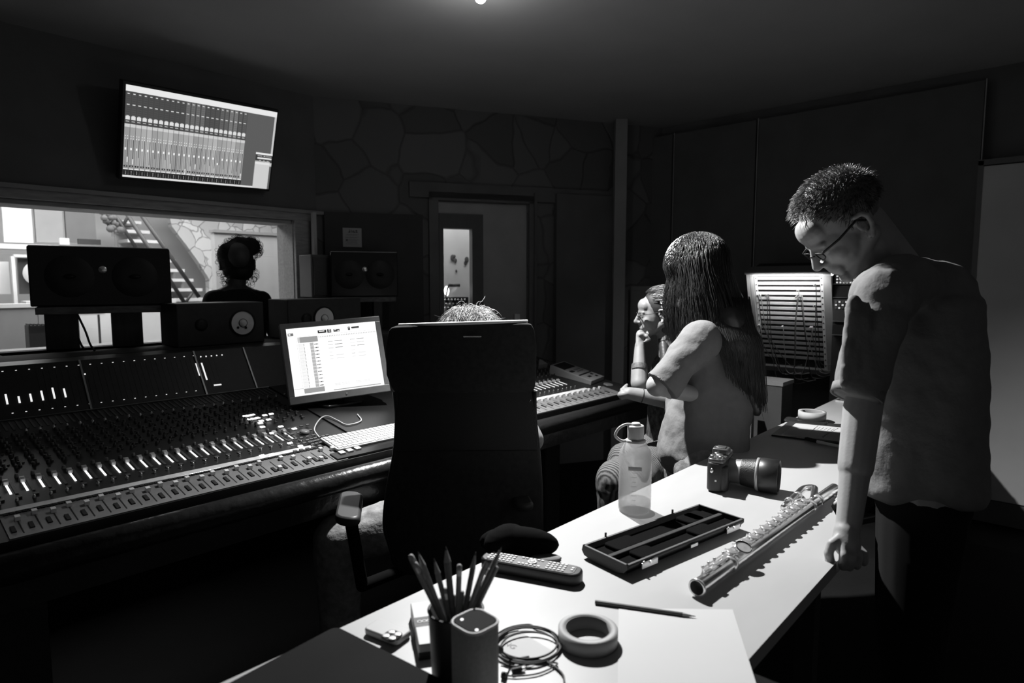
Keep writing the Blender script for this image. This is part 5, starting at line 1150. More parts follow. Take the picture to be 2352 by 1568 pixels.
# back: grid of points between left and right outline, curved in plan
outline = [(745, 905, 1222, 2.0), (752, 893, 1229, 2.0), (800, 886, 1233, 1.99), (870, 888, 1231, 1.97), (900, 905, 1229, 1.965), (960, 910, 1230, 1.95), (1040, 905, 1238, 1.93), (1120, 890, 1243, 1.92), (1200, 882, 1244, 1.90), (1245, 892, 1243, 1.90), (1300, 910, 1235, 1.90)]
def backpart(rows, name, m, th=.03, bulge=.05, bev=0):
    mb = MB(); n = 14; vs = []
    for side in (0, 1):
        for (y, xl, xr, d) in rows:
            for i in range(n + 1):
                t = i / n; px = xl + (xr - xl) * t; py = y + (-8 * t if y < 760 else -3 * t)
                dd = d + bulge * (1 - (2 * t - 1) ** 2) * -1 + (th if side else 0)
                vs.append(CD(px, py, dd))
    W_ = n + 1; R_ = len(rows); fs = []
    for s_ in (0, 1):
        for r_ in range(R_ - 1):
            for i in range(n): a = s_ * R_ * W_ + r_ * W_ + i; fs.append((a, a + 1, a + W_ + 1, a + W_))
    K2 = R_ * W_
    for r_ in range(R_ - 1):
        for i in (0, n): a = r_ * W_ + i; fs.append((a, a + W_, a + W_ + K2, a + K2))
    for i in range(n):
        for r_ in (0, R_ - 1): a = r_ * W_ + i; fs.append((a, a + 1, a + 1 + K2, a + K2))
    mb.add(vs, fs, True); o = mb.build(name, m, oc)
    bv = o.modifiers.new('b', 'BEVEL'); bv.width = .008; bv.segments = 3; bv.limit_method = 'ANGLE'; return o
m_ch = mat('chair_fabric', .035, .85, noise=.2, nscale=60, spec=.2)
hr_ = [(748, 912, 1205, 2.0), (752, 899, 1220, 2.0), (760, 893, 1227, 2.0), (800, 886, 1232, 1.99), (860, 888, 1231, 1.97), (890, 899, 1229, 1.97), (905, 912, 1222, 1.97)]
backpart(hr_, 'headrest', m_ch, .045)
backpart([(895, 914, 1226, 1.975), (960, 911, 1230, 1.95), (1040, 906, 1237, 1.93)], 'backrest_mesh', m_mesh, .006)
backpart([(1035, 907, 1236, 1.925), (1120, 890, 1243, 1.92), (1200, 882, 1244, 1.90), (1245, 892, 1243, 1.90), (1310, 915, 1232, 1.90)], 'backrest', m_ch, .03)
tubp = lambda pts: bez(pts, 6)
pip = [CD(930 + 265 * t, 746 - 8 * t, 1.998 - .05 * (1 - (2 * t - 1) ** 2)) for t in (-.05, 0, .25, .5, .75, 1, 1.06)]
MB().tube(bez(pip, 5), .0052, 8).build('lit_piping', mat('lit_piping_pale', .75, .7, noise=.03), oc)  # pale along the top only: lamp light put into its colour
for s_, X0 in ((0, 1), (1, 0)):
    pts = [CD(r_[2] - 3 if s_ else r_[1] + 3, r_[0], r_[3] + .01) for r_ in outline[4:]]; MB().tube(bez(pts, 4), .009, 8).build('back_frame', m_dark, oc)
MB().box(CD(1085, 773, 1.935), (.055, .003, .004), ax=(rgt, fwd, upv)).build('label_plate', m_silver, oc)
bc = V((1.36, 1.42, 0)); fdir = V((.60, .80, 0)).normalized(); fsd = V((fdir.y, -fdir.x, 0))
sc0 = bc + fdir * .20
MB().rbox(sc0 + Z_ * .47, (.50, .48, .09), .10, 6, ax=(fsd, fdir, Z_), er=.03).build('seat', m_ch, oc)
MB().cap(bc + fdir * -.02 + Z_ * .42, CD(1065, 1240, 1.95), .025, .02).build('back_post', m_dark, oc)
MB().cyl(sc0 + Z_ * .12, sc0 + Z_ * .42, .03, .025, 16).build('gas_column', m_dark, oc)
for k in range(5):
    a = 2 * pi * k / 5 + .3; e = sc0 + V((cos(a), sin(a), 0)) * .30; MB().cap(sc0 + Z_ * .12, e + Z_ * .08, .025, .018).build('leg', m_dark, oc)
    MB().lathe([(.028, -.012), (.03, 0), (.028, .012)], V((e.x, e.y, .032)), V((-sin(a), cos(a), 0)), 16).build('caster', m_dark, oc)
# arm rests
al = at(803, 1166, z=.70); MB().rbox(al, (.075, .23, .028), .034, 5, ax=((rgt * .94 + fdir * -.2).normalized(), fdir, (rgt).cross(fdir)), er=.008).build('arm_pad', mat('arm_pad_rubber', .035, .5, noise=.1), oc)
MB().cap(V((al.x, al.y, .68)), V((al.x, al.y, .45)) + (sc0 - al).xy.to_3d() * .08, .018, .018).cap(V((al.x, al.y, .45)) + (sc0 - al).xy.to_3d() * .08, V((sc0.x, sc0.y, .42)), .018).build('arm_post', mat('post_black', .006, .9, spec=.02), oc)
ar = al + fsd * .50; MB().rbox(ar, (.055, .20, .024), .025, 5, ax=(fsd, fdir, Z_), er=.008).build('arm_pad', MATS['arm_pad_rubber'], oc)
MB().cap(V((ar.x, ar.y, .68)), V((ar.x, ar.y, .45)) + (sc0 - ar).xy.to_3d() * .08, .018, .018).cap(V((ar.x, ar.y, .45)) + (sc0 - ar).xy.to_3d() * .08, V((sc0.x, sc0.y, .42)), .018).build('arm_post', mat('post_black', .006, .9, spec=.02), oc)

# ================================================================== PEOPLE
m_skin = mat('skin', .34, .5, noise=.05, nscale=30, spec=.35, bump=.05, bscale=200)
m_skin2 = mat('skin_tan', .36, .5, noise=.05, nscale=30, spec=.35)
m_hair = mat('dark_hair', .035, .32, noise=.3, nscale=40, spec=.7)
m_hairb = mat('brown_hair', .10, .32, noise=.3, nscale=40, spec=.7)
m_hairl = mat('light_hair', .24, .38, noise=.3, nscale=60, spec=.6)
m_hairg = mat('short_hair', .13, .4, noise=.4, nscale=60, spec=.6)
m_shirt = mat('grey_tshirt', .20, .9, noise=.05, nscale=40, spec=.1, bump=.15, bscale=90)
m_shirt2 = mat('pale_tshirt', .175, .9, noise=.05, nscale=40, spec=.1, bump=.15, bscale=90)
m_jean = mat('denim', .10, .9, noise=.25, nscale=50, spec=.1, bump=.2, bscale=120)
m_trou = mat('dark_trousers', .015, .9, noise=.1, spec=.1)
m_blk = mat('black_top', .014, .9, noise=.15, spec=.1)
m_shoe = mat('shoe_black', .015, .5)
LEFT = -rgt; UP = V((0, 0, 1)); FH = V((fwd.x, fwd.y, 0)).normalized()
def basis(face, up):
    f = V(face).normalized(); u = V(up); u = (u - f * u.dot(f)).normalized(); l = u.cross(f)
    return f, l, u
def headmat(c, face, up, s=1.0):
    f, l, u = basis(face, up); c = V(c)
    return M(((f.x * s, l.x * s, u.x * s, c.x), (f.y * s, l.y * s, u.y * s, c.y), (f.z * s, l.z * s, u.z * s, c.z), (0, 0, 0, 1)))
def merge(mb, sub, mt=None):
    k = len(mb.v); mb.v += [(mt @ p) if mt else p for p in sub.v]; mb.f += [[i + k for i in f] for f in sub.f]; mb.mi += sub.mi; mb.sm += sub.sm
def head_shape(female=False):
    h = MB()
    h.ell((-.022, 0, .038), (.098, .074, .086), None, 24, 14)          # cranium
    h.ell((.030, 0, -.005), (.060, .060, .082), None, 20, 12)          # face block
    h.ell((.058, 0, .050), (.034, .052, .040), None, 16, 10)           # forehead
    w = .042 if female else .050
    for s_ in (-1, 1):
        h.cap((-.018, s_ * w * 1.05, -.040), (.060, s_ * .014, -.092), .022, .016)   # jaw
        h.ell((.056, s_ * .036, -.020), (.026, .022, .024))              # cheek
        h.cap((.084, s_ * .012, .026), (.074, s_ * .040, .022), .009, .007)  # brow
        h.ell((.076, s_ * .030, .006), (.010, .013, .009))              # closed lid / eye ball
        # ear: rim, lobe, concha plate
        e = [( -.004, .030), (-.018, .028), (-.026, .014), (-.022, -.006), (-.012, -.020), (-.002, -.030)]
        for (a, b), (c, d) in zip(e, e[1:]): h.cap((a, s_ * .088, b - .004), (c, s_ * .093, d - .004), .0062, .0062, 8)
        h.cap((.002, s_ * .078, .022), (-.004, s_ * .081, .028), .0045, .0045, 8); h.cap((-.002, s_ * .078, -.034), (-.004, s_ * .078, -.028), .007, .006, 8)
        h.ell((-.008, s_ * .074, -.002), (.014, .004, .022)); h.ell((.000, s_ * .077, -.008), (.005, .005, .007))
        h.ell((.096, s_ * .011, -.026), (.011, .007, .007))             # nostril wing
    h.cap((.086, 0, .020), (.112, 0, -.020), .0075, .0105)              # nose bridge
    h.ell((.110, 0, -.022), (.012, .011, .010))
    h.cap((.090, 0, -.034), (.090, 0, -.044), .010, .010)
    for s_ in (-1, 1):
        h.cap((.094, 0, -.050), (.083, s_ * .020, -.054), .0062, .004); h.cap((.091, 0, -.061), (.081, s_ * .018, -.059), .0068, .004)
    h.ell((.080, 0, -.056), (.016, .024, .020)); h.ell((.078, 0, -.092), (.018, .020, .016)); h.ell((.03, 0, -.07), (.045, .035, .03))
    return h
def hand(mb, wrist, palm, tips_, r=.0085):
    """palm from wrist to knuckles, five fingers each given as a chain of joints"""
    mb.cap(wrist, palm, .024, .030, sx=1.0, sy=.62, xd=None)
    for ch in tips_:
        for a, b in zip(ch, ch[1:]): mb.cap(a, b, r if a is ch[0] else r * .95, r * .88, 8)
def strands(name, m, parent, lines, r=.0007, tip=.3):
    mb = MB()
    for ln in lines: mb.tube(ln, r, 3, r1=r * tip)
    return mb.build(name, m, parent)
def person(name_label, base): return thing('person', name_label, 'person', base)
def glasses(hm, parent, rw=.022, rh=.018, tr=.0018):
    g_ = MB()
    def P_(x, y, z): return hm @ V((x, y, z))
    for s_ in (-1, 1):
        ring = [P_(.098 - .004 * abs(cos(a)), s_ * (.032 + rw * cos(a)), .004 + rh * sin(a)) for a in [2 * pi * k / 20 for k in range(20)]]
        g_.tube(ring, .0016, 6, closed=True); g_.tube([P_(.094, s_ * .054, .012), P_(.05, s_ * .072, .012), P_(-.004, s_ * .080, .016), P_(-.02, s_ * .082, .0)], tr, 6)
    g_.tube([P_(.098, -.010, .006), P_(.104, 0, .010), P_(.098, .010, .006)], .0016, 6)
    return g_.build('glasses', m_dark, parent)
def leg(mb, hip, knee, ankle, toe, r=(.085, .055, .038)):
    mb.cap(hip, knee, r[0], r[1]); mb.cap(knee, ankle, r[1], r[2]); mb.cap(ankle, toe, .038, .028, sx=1.1, sy=.9)

# ---------------------------------------------------------------- the man at the right
F2 = V((-.25, .968, 0)); S2 = V((.968, .25, 0))     # the way he faces, and the line of his shoulders
tT = at(2122, 690, d=1.50) + S2 * .17; tB = at(2130, 1186, d=1.50) + S2 * .17
hc_ = at(1936, 524, d=1.62)
man = person('man in grey t-shirt with glasses leaning over the flute, hand on the table edge', V((tB.x, tB.y, 0)))
face = (LEFT * .66 + UP * -.75 + FH * .04).normalized(); hup = (LEFT * .75 + UP * .66)
hm = headmat(hc_, face, hup, 1.03)
b = MB(); merge(b, head_shape(), hm)
nb_ = at(2070, 645, d=1.64); b.cap(hm @ V((-.035, 0, -.03)), nb_, .060, .066); b.cap(hm @ V((-.0, 0, -.06)), at(2050, 690, d=1.62), .05, .05)
sh_n = at(2030, 680, d=1.47); sh_f = at(2040, 672, d=1.80); b.cap(sh_n, sh_f, .06, .06)
pel = tB + UP * -.0; b.cap(tT + UP * -.08, pel, .105, .10); b.cap(pel + S2 * -.05, pel + S2 * .05, .095, .095)
el_n = at(1982, 935, d=1.44); wr_n = at(1948, 1212, d=1.385); b.cap(sh_n, el_n, .050, .040); b.cap(el_n, wr_n, .040, .0255); b.cap(el_n, (el_n + wr_n) / 2, .041, .037)
el_f = at(1968, 950, d=1.80); wr_f = at(1962, 1150, d=1.72); b.cap(sh_f, el_f, .05, .038); b.cap(el_f, wr_f, .038, .026)
Lk = lambda x, y, d: at(x, y, d=d)
def zclip(p, z): p = V(p); p.z = max(p.z, z); return p
b.cap(Lk(1944, 1222, 1.38), Lk(1944, 1246, 1.375), .026, .030); hand(b, wr_n, Lk(1942, 1250, 1.375), [
    [Lk(1932, 1232, 1.37), Lk(1910, 1248, 1.365), Lk(1903, 1270, 1.365), Lk(1908, 1290, 1.37)],
    [Lk(1936, 1252, 1.36), Lk(1938, 1276, 1.345), Lk(1936, 1300, 1.35)], [Lk(1950, 1254, 1.365), Lk(1957, 1280, 1.345), Lk(1951, 1302, 1.35)],
    [Lk(1959, 1254, 1.38), Lk(1972, 1278, 1.36), Lk(1968, 1298, 1.36)], [Lk(1964, 1252, 1.40), Lk(1984, 1272, 1.385), Lk(1984, 1290, 1.385)]], .0112)
b.ell(Lk(1905, 1290, 1.366), (.0108, .0108, .0125))
wf = wr_f; pf = V((wf.x, wf.y, TT + .022)); hand(b, wf, pf + LEFT * .02 + UP * .015, [[pf + LEFT * .02, pf + LEFT * (.05 - .01 * k) + FH * (.018 * k - .03), pf + LEFT * (.065 - .012 * k) + FH * (.02 * k - .03) + UP * -.012] for k in range(5)], .0088)
px0_ = pel.xy.to_3d(); ft = man.location
for s_ in (-1, 1):
    hp = pel + S2 * (.09 * s_); kn_ = hp + UP * -.36 + LEFT * .01; an = V((hp.x, hp.y, .08)) + rgt * .02; leg(b, hp, kn_, an, V((an.x, an.y, .03)) + LEFT * .14)
body = blob(b, 'body', m_skin, man, .0036, 3)
# t-shirt
t = MB(); tz_ = (tT - tB).normalized(); ty_ = tz_.cross(F2).normalized(); tx_ = ty_.cross(tz_); t.rbox((tT + tB) / 2, (.272, .34, (tT - tB).length), .085, 6, ax=(tx_, ty_, tz_), er=.03); 0 and t.lathe([(.137, 0), (.134, (at(2120, 960, d=1.65) - at(2126, 1186, d=1.65)).length)], at(2120, 960, d=1.65), at(2126, 1186, d=1.65) - at(2120, 960, d=1.65), 28, sx=1.16, sy=1.04, xd=FH)
t.cap(sh_n + LEFT * .0, sh_f, .076, .076); t.cap(at(2068, 652, d=1.50), at(2120, 665, d=1.76), .070, .085); t.cap(at(2110, 640, d=1.60), at(2160, 740, d=1.66), .055, .10); t.cap(tT + S2 * -.05 + F2 * -.03, tT + S2 * .05 + F2 * -.03, .10, .10)
slv = at(1966, 880, d=1.43); slv2 = at(1966, 915, d=1.425); t.cap(sh_n, sh_n + (slv - sh_n) * .5, .066, .060); t.lathe([(.064, 0), (.052, (slv2 - sh_n).length)], sh_n, slv2 - sh_n, 24)
slf = at(1985, 880, d=1.78); t.cap(sh_f, slf, .066, .055)

for (x0, y0, x1, y1, r_) in ((1962, 690, 1945, 800, .014), (1975, 720, 1960, 860, .012), (1950, 760, 1938, 880, .012), (1990, 700, 1985, 850, .010)): t.cap(at(x0, y0, d=1.405), at(x1, y1, d=1.395), r_, r_ * .7)
tsh = blob(t, 'tshirt', m_shirt, man, .0065, 5, .5, bump=(.020, .10))
MB().tube([hm @ V((-.09, y, -.095 - .3 * y * y)) for y in (-.05, -.03, 0, .03, .05)], .006, 8).build('collar', m_shirt, man) if False else None
MB().ring(slv2 - (slv2 - sh_n).normalized() * .024, (slv2 - sh_n), .0545, .050, .022, 32).build('sleeve_hem', m_shirt, man)
tr_ = MB()
for s_ in (-1, 1):
    hp = pel + S2 * (.085 * s_); kn_ = hp + UP * -.36 + LEFT * .01; an = V((hp.x, hp.y, .09)) + rgt * .02; tr_.cap(hp + UP * -.02, kn_, .098, .076); tr_.cap(kn_, an, .078, .06)
tr_.cap(pel + S2 * -.06, pel + S2 * .06, .108, .108)
blob(tr_, 'trousers', m_trou, man, .010, 3)
for s_ in (-1, 1):
    hp = pel + S2 * (.085 * s_); c_ = V((hp.x, hp.y, .045)) + LEFT * .06; MB().rbox(c_, (.27, .095, .085), .045, 5, ax=(LEFT, LEFT.cross(UP) * -1, UP), er=.03).build('shoe', m_shoe, man)
gl_ = glasses(hm, man, .021, .011, .0030)
# short hair
def scalp(th, ph, r=(.102, .078, .092), c=(-.022, 0, .040)):
    n = V((cos(ph) * cos(th), cos(ph) * sin(th), sin(ph))); return V((c[0] + r[0] * n.x, c[1] + r[1] * n.y, c[2] + r[2] * n.z)), n
ln = []
R1 = random.Random(3)
for k in range(5200):
    th = R1.uniform(-pi, pi); ph = math.asin(R1.uniform(-.35, 1)); p, n = scalp(th, ph)
    if p.x > .052 - .02 * abs(n.y) or (abs(n.y) > .5 and p.x > .012 and p.z < .06) or (p.z < .0 and p.x > -.03): continue
    if p.x > .04 and R1.random() < .3: continue
    dirn = (n * .8 + V((.55, 0, -.1 if p.x < 0 else .05)) + V((R1.uniform(-.25, .25), R1.uniform(-.3, .3), R1.uniform(-.2, .2)))).normalized(); L_ = R1.uniform(.018, .034) * (1.0 if n.z > 0 else .55)
    a = hm @ p; c2 = hm @ (p + dirn * L_ * .5); d2_ = hm @ (p + dirn * L_ * .85 + V((.3, 0, -.5)) * L_ * .35); ln.append([a, c2, d2_])
strands('hair', m_hairg, man, ln, .0008, .35)
hb = MB(); merge(hb, MB().ell((-.030, 0, .046), (.098, .0785, .090), None, 24, 14), hm); 
cut = hm; o = hb.build('tmp', m_hairg, None, world=False)
bm = bmesh.new(); bm.from_mesh(o.data); iv = hm.inverted()
dele = [v for v in bm.verts if (lambda q: q.z < .03 - .0 or q.x > .045)(iv @ v.co) and not (lambda q: q.x < -.04 and q.z > -.04)(iv @ v.co)]
bmesh.ops.delete(bm, geom=dele, context='VERTS'); bm.to_mesh(o.data); bm.free(); o.data.transform(wm(man).inverted()); o.name = 'scalp_hair'; o.parent = man

# ---------------------------------------------------------------- the standing woman with long hair
wd = 2.38
hcw = at(1597, 628, d=wd); wom = person('woman with long dark hair and pale t-shirt standing behind the table', V((at(1620, 1060, d=2.36).x, at(1620, 1060, d=2.36).y, 0)))
hmw = headmat(hcw, LEFT * .86 + UP * -.50, LEFT * .5 + UP * .86, 1.0)
b = MB(); merge(b, head_shape(True), hmw); b.cap(hmw @ V((-.04, 0, -.04)), at(1640, 745, d=2.38), .048, .05)
shn = at(1612, 780, d=2.22); shf = at(1630, 775, d=2.56); b.cap(shn, shf, .05, .05)
b.cap(at(1645, 790, d=2.38), at(1620, 990, d=2.38), .10, .10); plw = at(1610, 1060, d=2.38); b.cap(plw + FH * -.07, plw + FH * .07, .105, .105)
eln = at(1510, 885, d=2.20); b.cap(shn, eln, .045, .040); b.cap(eln, at(1590, 905, d=2.26), .036, .030); elf = at(1545, 900, d=2.55); b.cap(shf, elf, .045, .036); wrw = at(1600, 890, d=2.42); b.cap(elf, wrw, .034, .026)
hp_ = at(1600, 908, d=2.30); hand(b, at(1590, 905, d=2.26), hp_, [[hp_, hp_ + rgt * (.03) + UP * (.01 - .014 * k), hp_ + rgt * .055 + UP * (.008 - .014 * k) + FH * .012] for k in range(4)] + [[hp_ + UP * .015, hp_ + UP * .035 + rgt * .015, hp_ + UP * .045 + rgt * .03]], .0078)
hp_ = wrw + rgt * .02; hand(b, wrw, hp_, [[hp_, hp_ + rgt * (.03) + UP * (.02 - .014 * k), hp_ + rgt * .055 + UP * (.018 - .014 * k)] for k in range(5)], .0078)
for s_ in (-1, 1):
    hp = plw + FH * (.08 * s_); kn_ = V((hp.x, hp.y, .44)) + LEFT * .02; leg(b, hp, kn_, V((hp.x, hp.y, .08)), V((hp.x, hp.y, .03)) + LEFT * .12, (.085, .055, .035))
blob(b, 'body', m_skin, wom, .005, 3)
t = MB(); ta_, tb_ = at(1652, 765, d=2.39), at(1606, 1068, d=2.39); tz_ = (ta_ - tb_).normalized(); ty_ = tz_.cross(LEFT).normalized(); tx_ = ty_.cross(tz_); t.rbox((ta_ + tb_) / 2, (.27, .32, (ta_ - tb_).length), .08, 6, ax=(tx_, ty_, tz_), er=.03); t.cap(shn, shf, .066, .066); t.cap(at(1645, 762, d=2.33), at(1650, 765, d=2.43), .062, .062)
t.cap(at(1582, 950, d=2.38), at(1568, 1035, d=2.38), .088, .095, sx=1.25, xd=FH)
sl0 = at(1518, 888, d=2.20); t.cap(shn, shn + (sl0 - shn) * .4, .068, .070); t.lathe([(.066, 0), (.078, (sl0 - shn).length)], shn, sl0 - shn, 24, sx=1.0, sy=.85); t.cap(shf, at(1560, 880, d=2.55), .066, .055)

blob(t, 'tshirt', m_shirt2, wom, .007, 5, .5, bump=(.024, .10))
t = MB()
for s_ in (-1, 1):
    hp = plw + FH * (.08 * s_); kn_ = V((hp.x, hp.y, .44)) + LEFT * .02; t.cap(hp + LEFT * .02, kn_, .105, .08); t.cap(kn_, V((hp.x, hp.y, .09)), .08, .065)
t.cap(plw + FH * -.05, plw + FH * .05, .108, .108)
blob(t, 'jeans', mat('pale_denim', .20, .9, noise=.3, nscale=40, bump=.3, bscale=60), wom, .010, 3)
for s_ in (-1, 1):
    hp = plw + FH * (.08 * s_); MB().rbox(V((hp.x, hp.y, .04)) + LEFT * .05, (.24, .085, .075), .04, 5, ax=(LEFT, LEFT.cross(UP) * -1, UP), er=.03).build('shoe', m_shoe, wom)
# long hair: a full dark mass plus strands
hb = MB(); hb.ell(hmw @ V((-.028, 0, .040)), (.105, .094, .100), None, 20, 12)
hb.cap(hmw @ V((-.01, -.072, .02)), at(1580, 740, d=2.31), .032, .028); hb.cap(hmw @ V((-.01, .072, .02)), at(1580, 740, d=2.31), .036, .028); hb.cap(hmw @ V((-.04, 0, 0)), at(1660, 760, d=2.36), .095, .10)
hb.cap(at(1655, 700, d=2.36), at(1700, 830, d=2.40), .085, .085, sx=1.2, xd=FH); hb.cap(at(1705, 790, d=2.40), at(1728, 915, d=2.44), .075, .045)
hb.cap(hmw @ V((.0, .070, .02)), at(1568, 700, d=2.31), .026, .024); hb.cap(at(1672, 740, d=2.27), at(1716, 870, d=2.255), .065, .055); hb.cap(at(1716, 860, d=2.255), at(1738, 945, d=2.26), .052, .018)
blob(hb, 'hair_mass', m_hair, wom, .007, 4)
ln = []; R2 = random.Random(5)
for k in range(3400):
    th = R2.uniform(-pi, pi); ph = math.asin(R2.uniform(-.1, 1)); p, n = scalp(th, ph, (.110, .098, .104), (-.028, 0, .042))
    if n.x > .75 and n.z < .35: continue
    w0_ = hmw @ p; nn_ = (hmw.to_3x3() @ n).normalized(); out = V((nn_.x, nn_.y, 0)); side = out.dot(rgt); dep = R2.uniform(.18, .34) + max(0, side) * .18
    dep = dep * .85 if side < -.3 else dep + max(0, side) * .10
    pull = max(0, -side)
    tgt = w0_ + rgt * (.045 * pull) + out * ((.035 + .02 * R2.random()) * (1 - .9 * pull)) + V((0, 0, -1)) * (dep + max(0, (w0_.z - hcw.z)) * .6) + rgt * (.07 * (side + .6)) + FH * (-.02 if out.dot(FH) < 0 else .02)
    mid = w0_ + rgt * (.03 * pull) + out * (.035 * (1 - .9 * pull)) + V((0, 0, -1)) * dep * .33 + nn_ * .01 + V((R2.uniform(-1, 1), R2.uniform(-1, 1), 0)) * .006; mid2 = (mid + tgt) / 2 + out * .012 + V((R2.uniform(-1, 1), R2.uniform(-1, 1), 0)) * .012
    ln.append(bez([w0_, w0_ + nn_ * .004 + out * (.018 * (1 - .4 * pull)) + V((0, 0, -.012)), mid, mid2, tgt + V((R2.uniform(-1, 1), R2.uniform(-1, 1), R2.uniform(-.5, .5))) * .015], 2))
for k in range(700):
    u = R2.random(); v = R2.uniform(-.5, .5); x0 = 1618 + 105 * u; x1 = 1668 + 92 * u + R2.uniform(-6, 6); y1 = 850 + 90 * u + R2.uniform(-30, 15)
    bul = .035 * (1 - (2 * u - 1) ** 2)
    ln.append(bez([at(x0, 690 + 20 * v, d=2.29 - bul), at(x0 * .7 + x1 * .3 + R2.uniform(-4, 4), 750, d=2.225 - bul * .5), at(x0 * .3 + x1 * .7 + R2.uniform(-5, 5), 800, d=2.20 - bul * .5), at(x1, y1, d=2.205 + R2.uniform(-.01, .01))], 3))
strands('hair', m_hair, wom, ln, .0011, .5)

# ---------------------------------------------------------------- the seated girl with glasses
gd = 2.85
m_sking = mat('fair_skin', .19, .55, noise=.05, nscale=30, spec=.3); m_hairgirl = mat('brown_hair_dark', .035, .35, noise=.3, nscale=40, spec=.6)
hcg = at(1510, 722, d=gd); gir = person('seated girl with round glasses resting her chin on her fist beside the console', V((at(1530, 1000, d=2.86).x, at(1530, 1000, d=2.86).y, 0)))
hmg = headmat(hcg, LEFT * .98 + UP * -.14 + FH * .05, UP + LEFT * .14, .90)
b = MB(); merge(b, head_shape(True), hmg); b.cap(hmg @ V((-.035, 0, -.04)), at(1535, 815, d=2.86), .042, .046)
gs_n = at(1545, 835, d=2.74); gs_f = at(1540, 838, d=3.0); b.cap(gs_n, gs_f, .045, .045); b.cap(at(1545, 850, d=2.86), at(1540, 990, d=2.86), .085, .09); plg = at(1545, 1040, d=2.86); plg.z = max(plg.z, .54)
b.cap(plg + FH * -.07, plg + FH * .07, .10, .10)
# near arm: elbow forward, forearm up to the chin
e1 = at(1468, 880, d=2.74); w1 = at(1469, 793, d=2.80); b.cap(gs_f, at(1490, 895, d=2.9), .04, .034); b.cap(at(1490, 895, d=2.9), e1, .034, .037); b.cap(e1, (e1 + w1) / 2 + UP * -.02, .037, .036); b.cap(e1, w1, .036, .0215)
kf = at(1472, 772, d=2.82)
hand(b, w1, kf, [[kf + UP * (.006), kf + rgt * (.018 + .004 * k) + FH * (.014 * k - .03) + UP * .004, kf + rgt * (.032) + FH * (.014 * k - .03) + UP * -.012, kf + rgt * .018 + FH * (.014 * k - .03) + UP * -.018] for k in range(4)] + [[kf + FH * -.02, kf + LEFT * .012 + UP * .008 + FH * -.025, kf + rgt * .008 + UP * .014 + FH * -.02]], .0082)
# other forearm lying across
e2 = at(1548, 922, d=2.66); w2 = at(1446, 903, d=2.66); b.cap(gs_n, e2, .042, .038); b.cap(e2, w2, .038, .027)
hp_ = at(1434, 905, d=2.66); hand(b, w2, hp_, [[hp_, hp_ + LEFT * .012 + UP * (.018 - .012 * k), hp_ + LEFT * .004 + UP * (.016 - .012 * k) + FH * .03, hp_ + rgt * .012 + UP * (.014 - .012 * k) + FH * .036] for k in range(4)] + [[hp_ + UP * .015, at(1433, 890, d=2.67), at(1440, 884, d=2.69)]], .0085)
lk = []
for s_, (kx, kdp) in ((-1, (1408, 2.52)), (1, (1430, 2.78))):
    hp = plg + FH * (.07 * s_); kn_ = at(kx, 1035, d=kdp); kn_.z = .56; an = V((kn_.x, kn_.y, .09)); leg(b, hp, kn_, an, V((an.x, an.y, .035)) + LEFT * .12, (.075, .052, .034)); lk.append((hp, kn_, an))
blob(b, 'body', m_sking, gir, .0042, 3)
t = MB(); t.cap(gs_n, gs_f, .055, .055); t.cap(at(1546, 850, d=2.86), at(1540, 1000, d=2.86), .10, .11); t.cap(gs_n, e2 + (gs_n - e2) * .55, .052, .046); t.cap(gs_f, at(1515, 866, d=2.94), .052, .046)
blob(t, 'patterned_top', mat('patterned_top', .04, .9, noise=.9, nscale=55), gir, .007, 4)
m_sk = bpy.data.materials.new('striped_skirt'); m_sk.use_nodes = True; nt = m_sk.node_tree; bs = nt.nodes['Principled BSDF']; tc = nt.nodes.new('ShaderNodeTexCoord'); wv = nt.nodes.new('ShaderNodeTexWave'); wv.inputs['Scale'].default_value = 38; wv.inputs['Distortion'].default_value = 3; wv.inputs['Detail'].default_value = 2
mr = nt.nodes.new('ShaderNodeMapRange'); mr.inputs[3].default_value = .015; mr.inputs[4].default_value = .16; nt.links.new(tc.outputs['Object'], wv.inputs['Vector']); nt.links.new(wv.outputs[0], mr.inputs[0]); nt.links.new(mr.outputs[0], bs.inputs['Base Color']); bs.inputs['Roughness'].default_value = .9
t = MB()
for hp, kn_, an in lk: t.cap(hp, kn_ + rgt * .02, .105, .085); t.cap(kn_ + rgt * .015, kn_ + UP * -.16, .085, .06)
t.cap(plg + FH * -.08, plg + FH * .08, .125, .125); t.cap(lk[0][1] + rgt * .1, lk[1][1] + rgt * .1, .08, .08)
blob(t, 'striped_skirt', m_sk, gir, .009, 4, bump=(.015, .08))
for hp, kn_, an in lk: MB().rbox(V((an.x, an.y, .04)) + LEFT * .05, (.23, .085, .075), .04, 5, ax=(LEFT, LEFT.cross(UP) * -1, UP), er=.03).build('shoe', m_shoe, gir); MB().cap(V((an.x, an.y, .08)), V((an.x, an.y, .26)), .045, .05).build('boot_shaft', m_shoe, gir)
glasses(hmg, gir)
bd = e1 + (w1 - e1) * .42; MB().lathe([(.0345, -.012), (.0352, 0), (.0335, .012)], bd, w1 - e1, 28, caps=False).build('arm_band', mat('band_grey', .08, .6, noise=.4, nscale=120), gir)
bd = e2 + (w2 - e2) * .72; MB().lathe([(.031, -.0018), (.0325, 0), (.031, .0018)], bd, w2 - e2, 28, caps=False).build('bracelet', m_dark, gir)
MB().ell(hmg @ V((-.004, -.080, -.040)), (.005, .005, .006), None, 10, 8).build('earring', m_silver, gir)
hb = MB(); merge(hb, MB().ell((-.032, 0, .044), (.100, .082, .092), None, 20, 12), hmg); hb.cap(hmg @ V((-.05, 0, .0)), at(1555, 830, d=2.9), .07, .06); hb.cap(hmg @ V((-.03, -.06, -.01)), at(1530, 850, d=2.78), .03, .02)
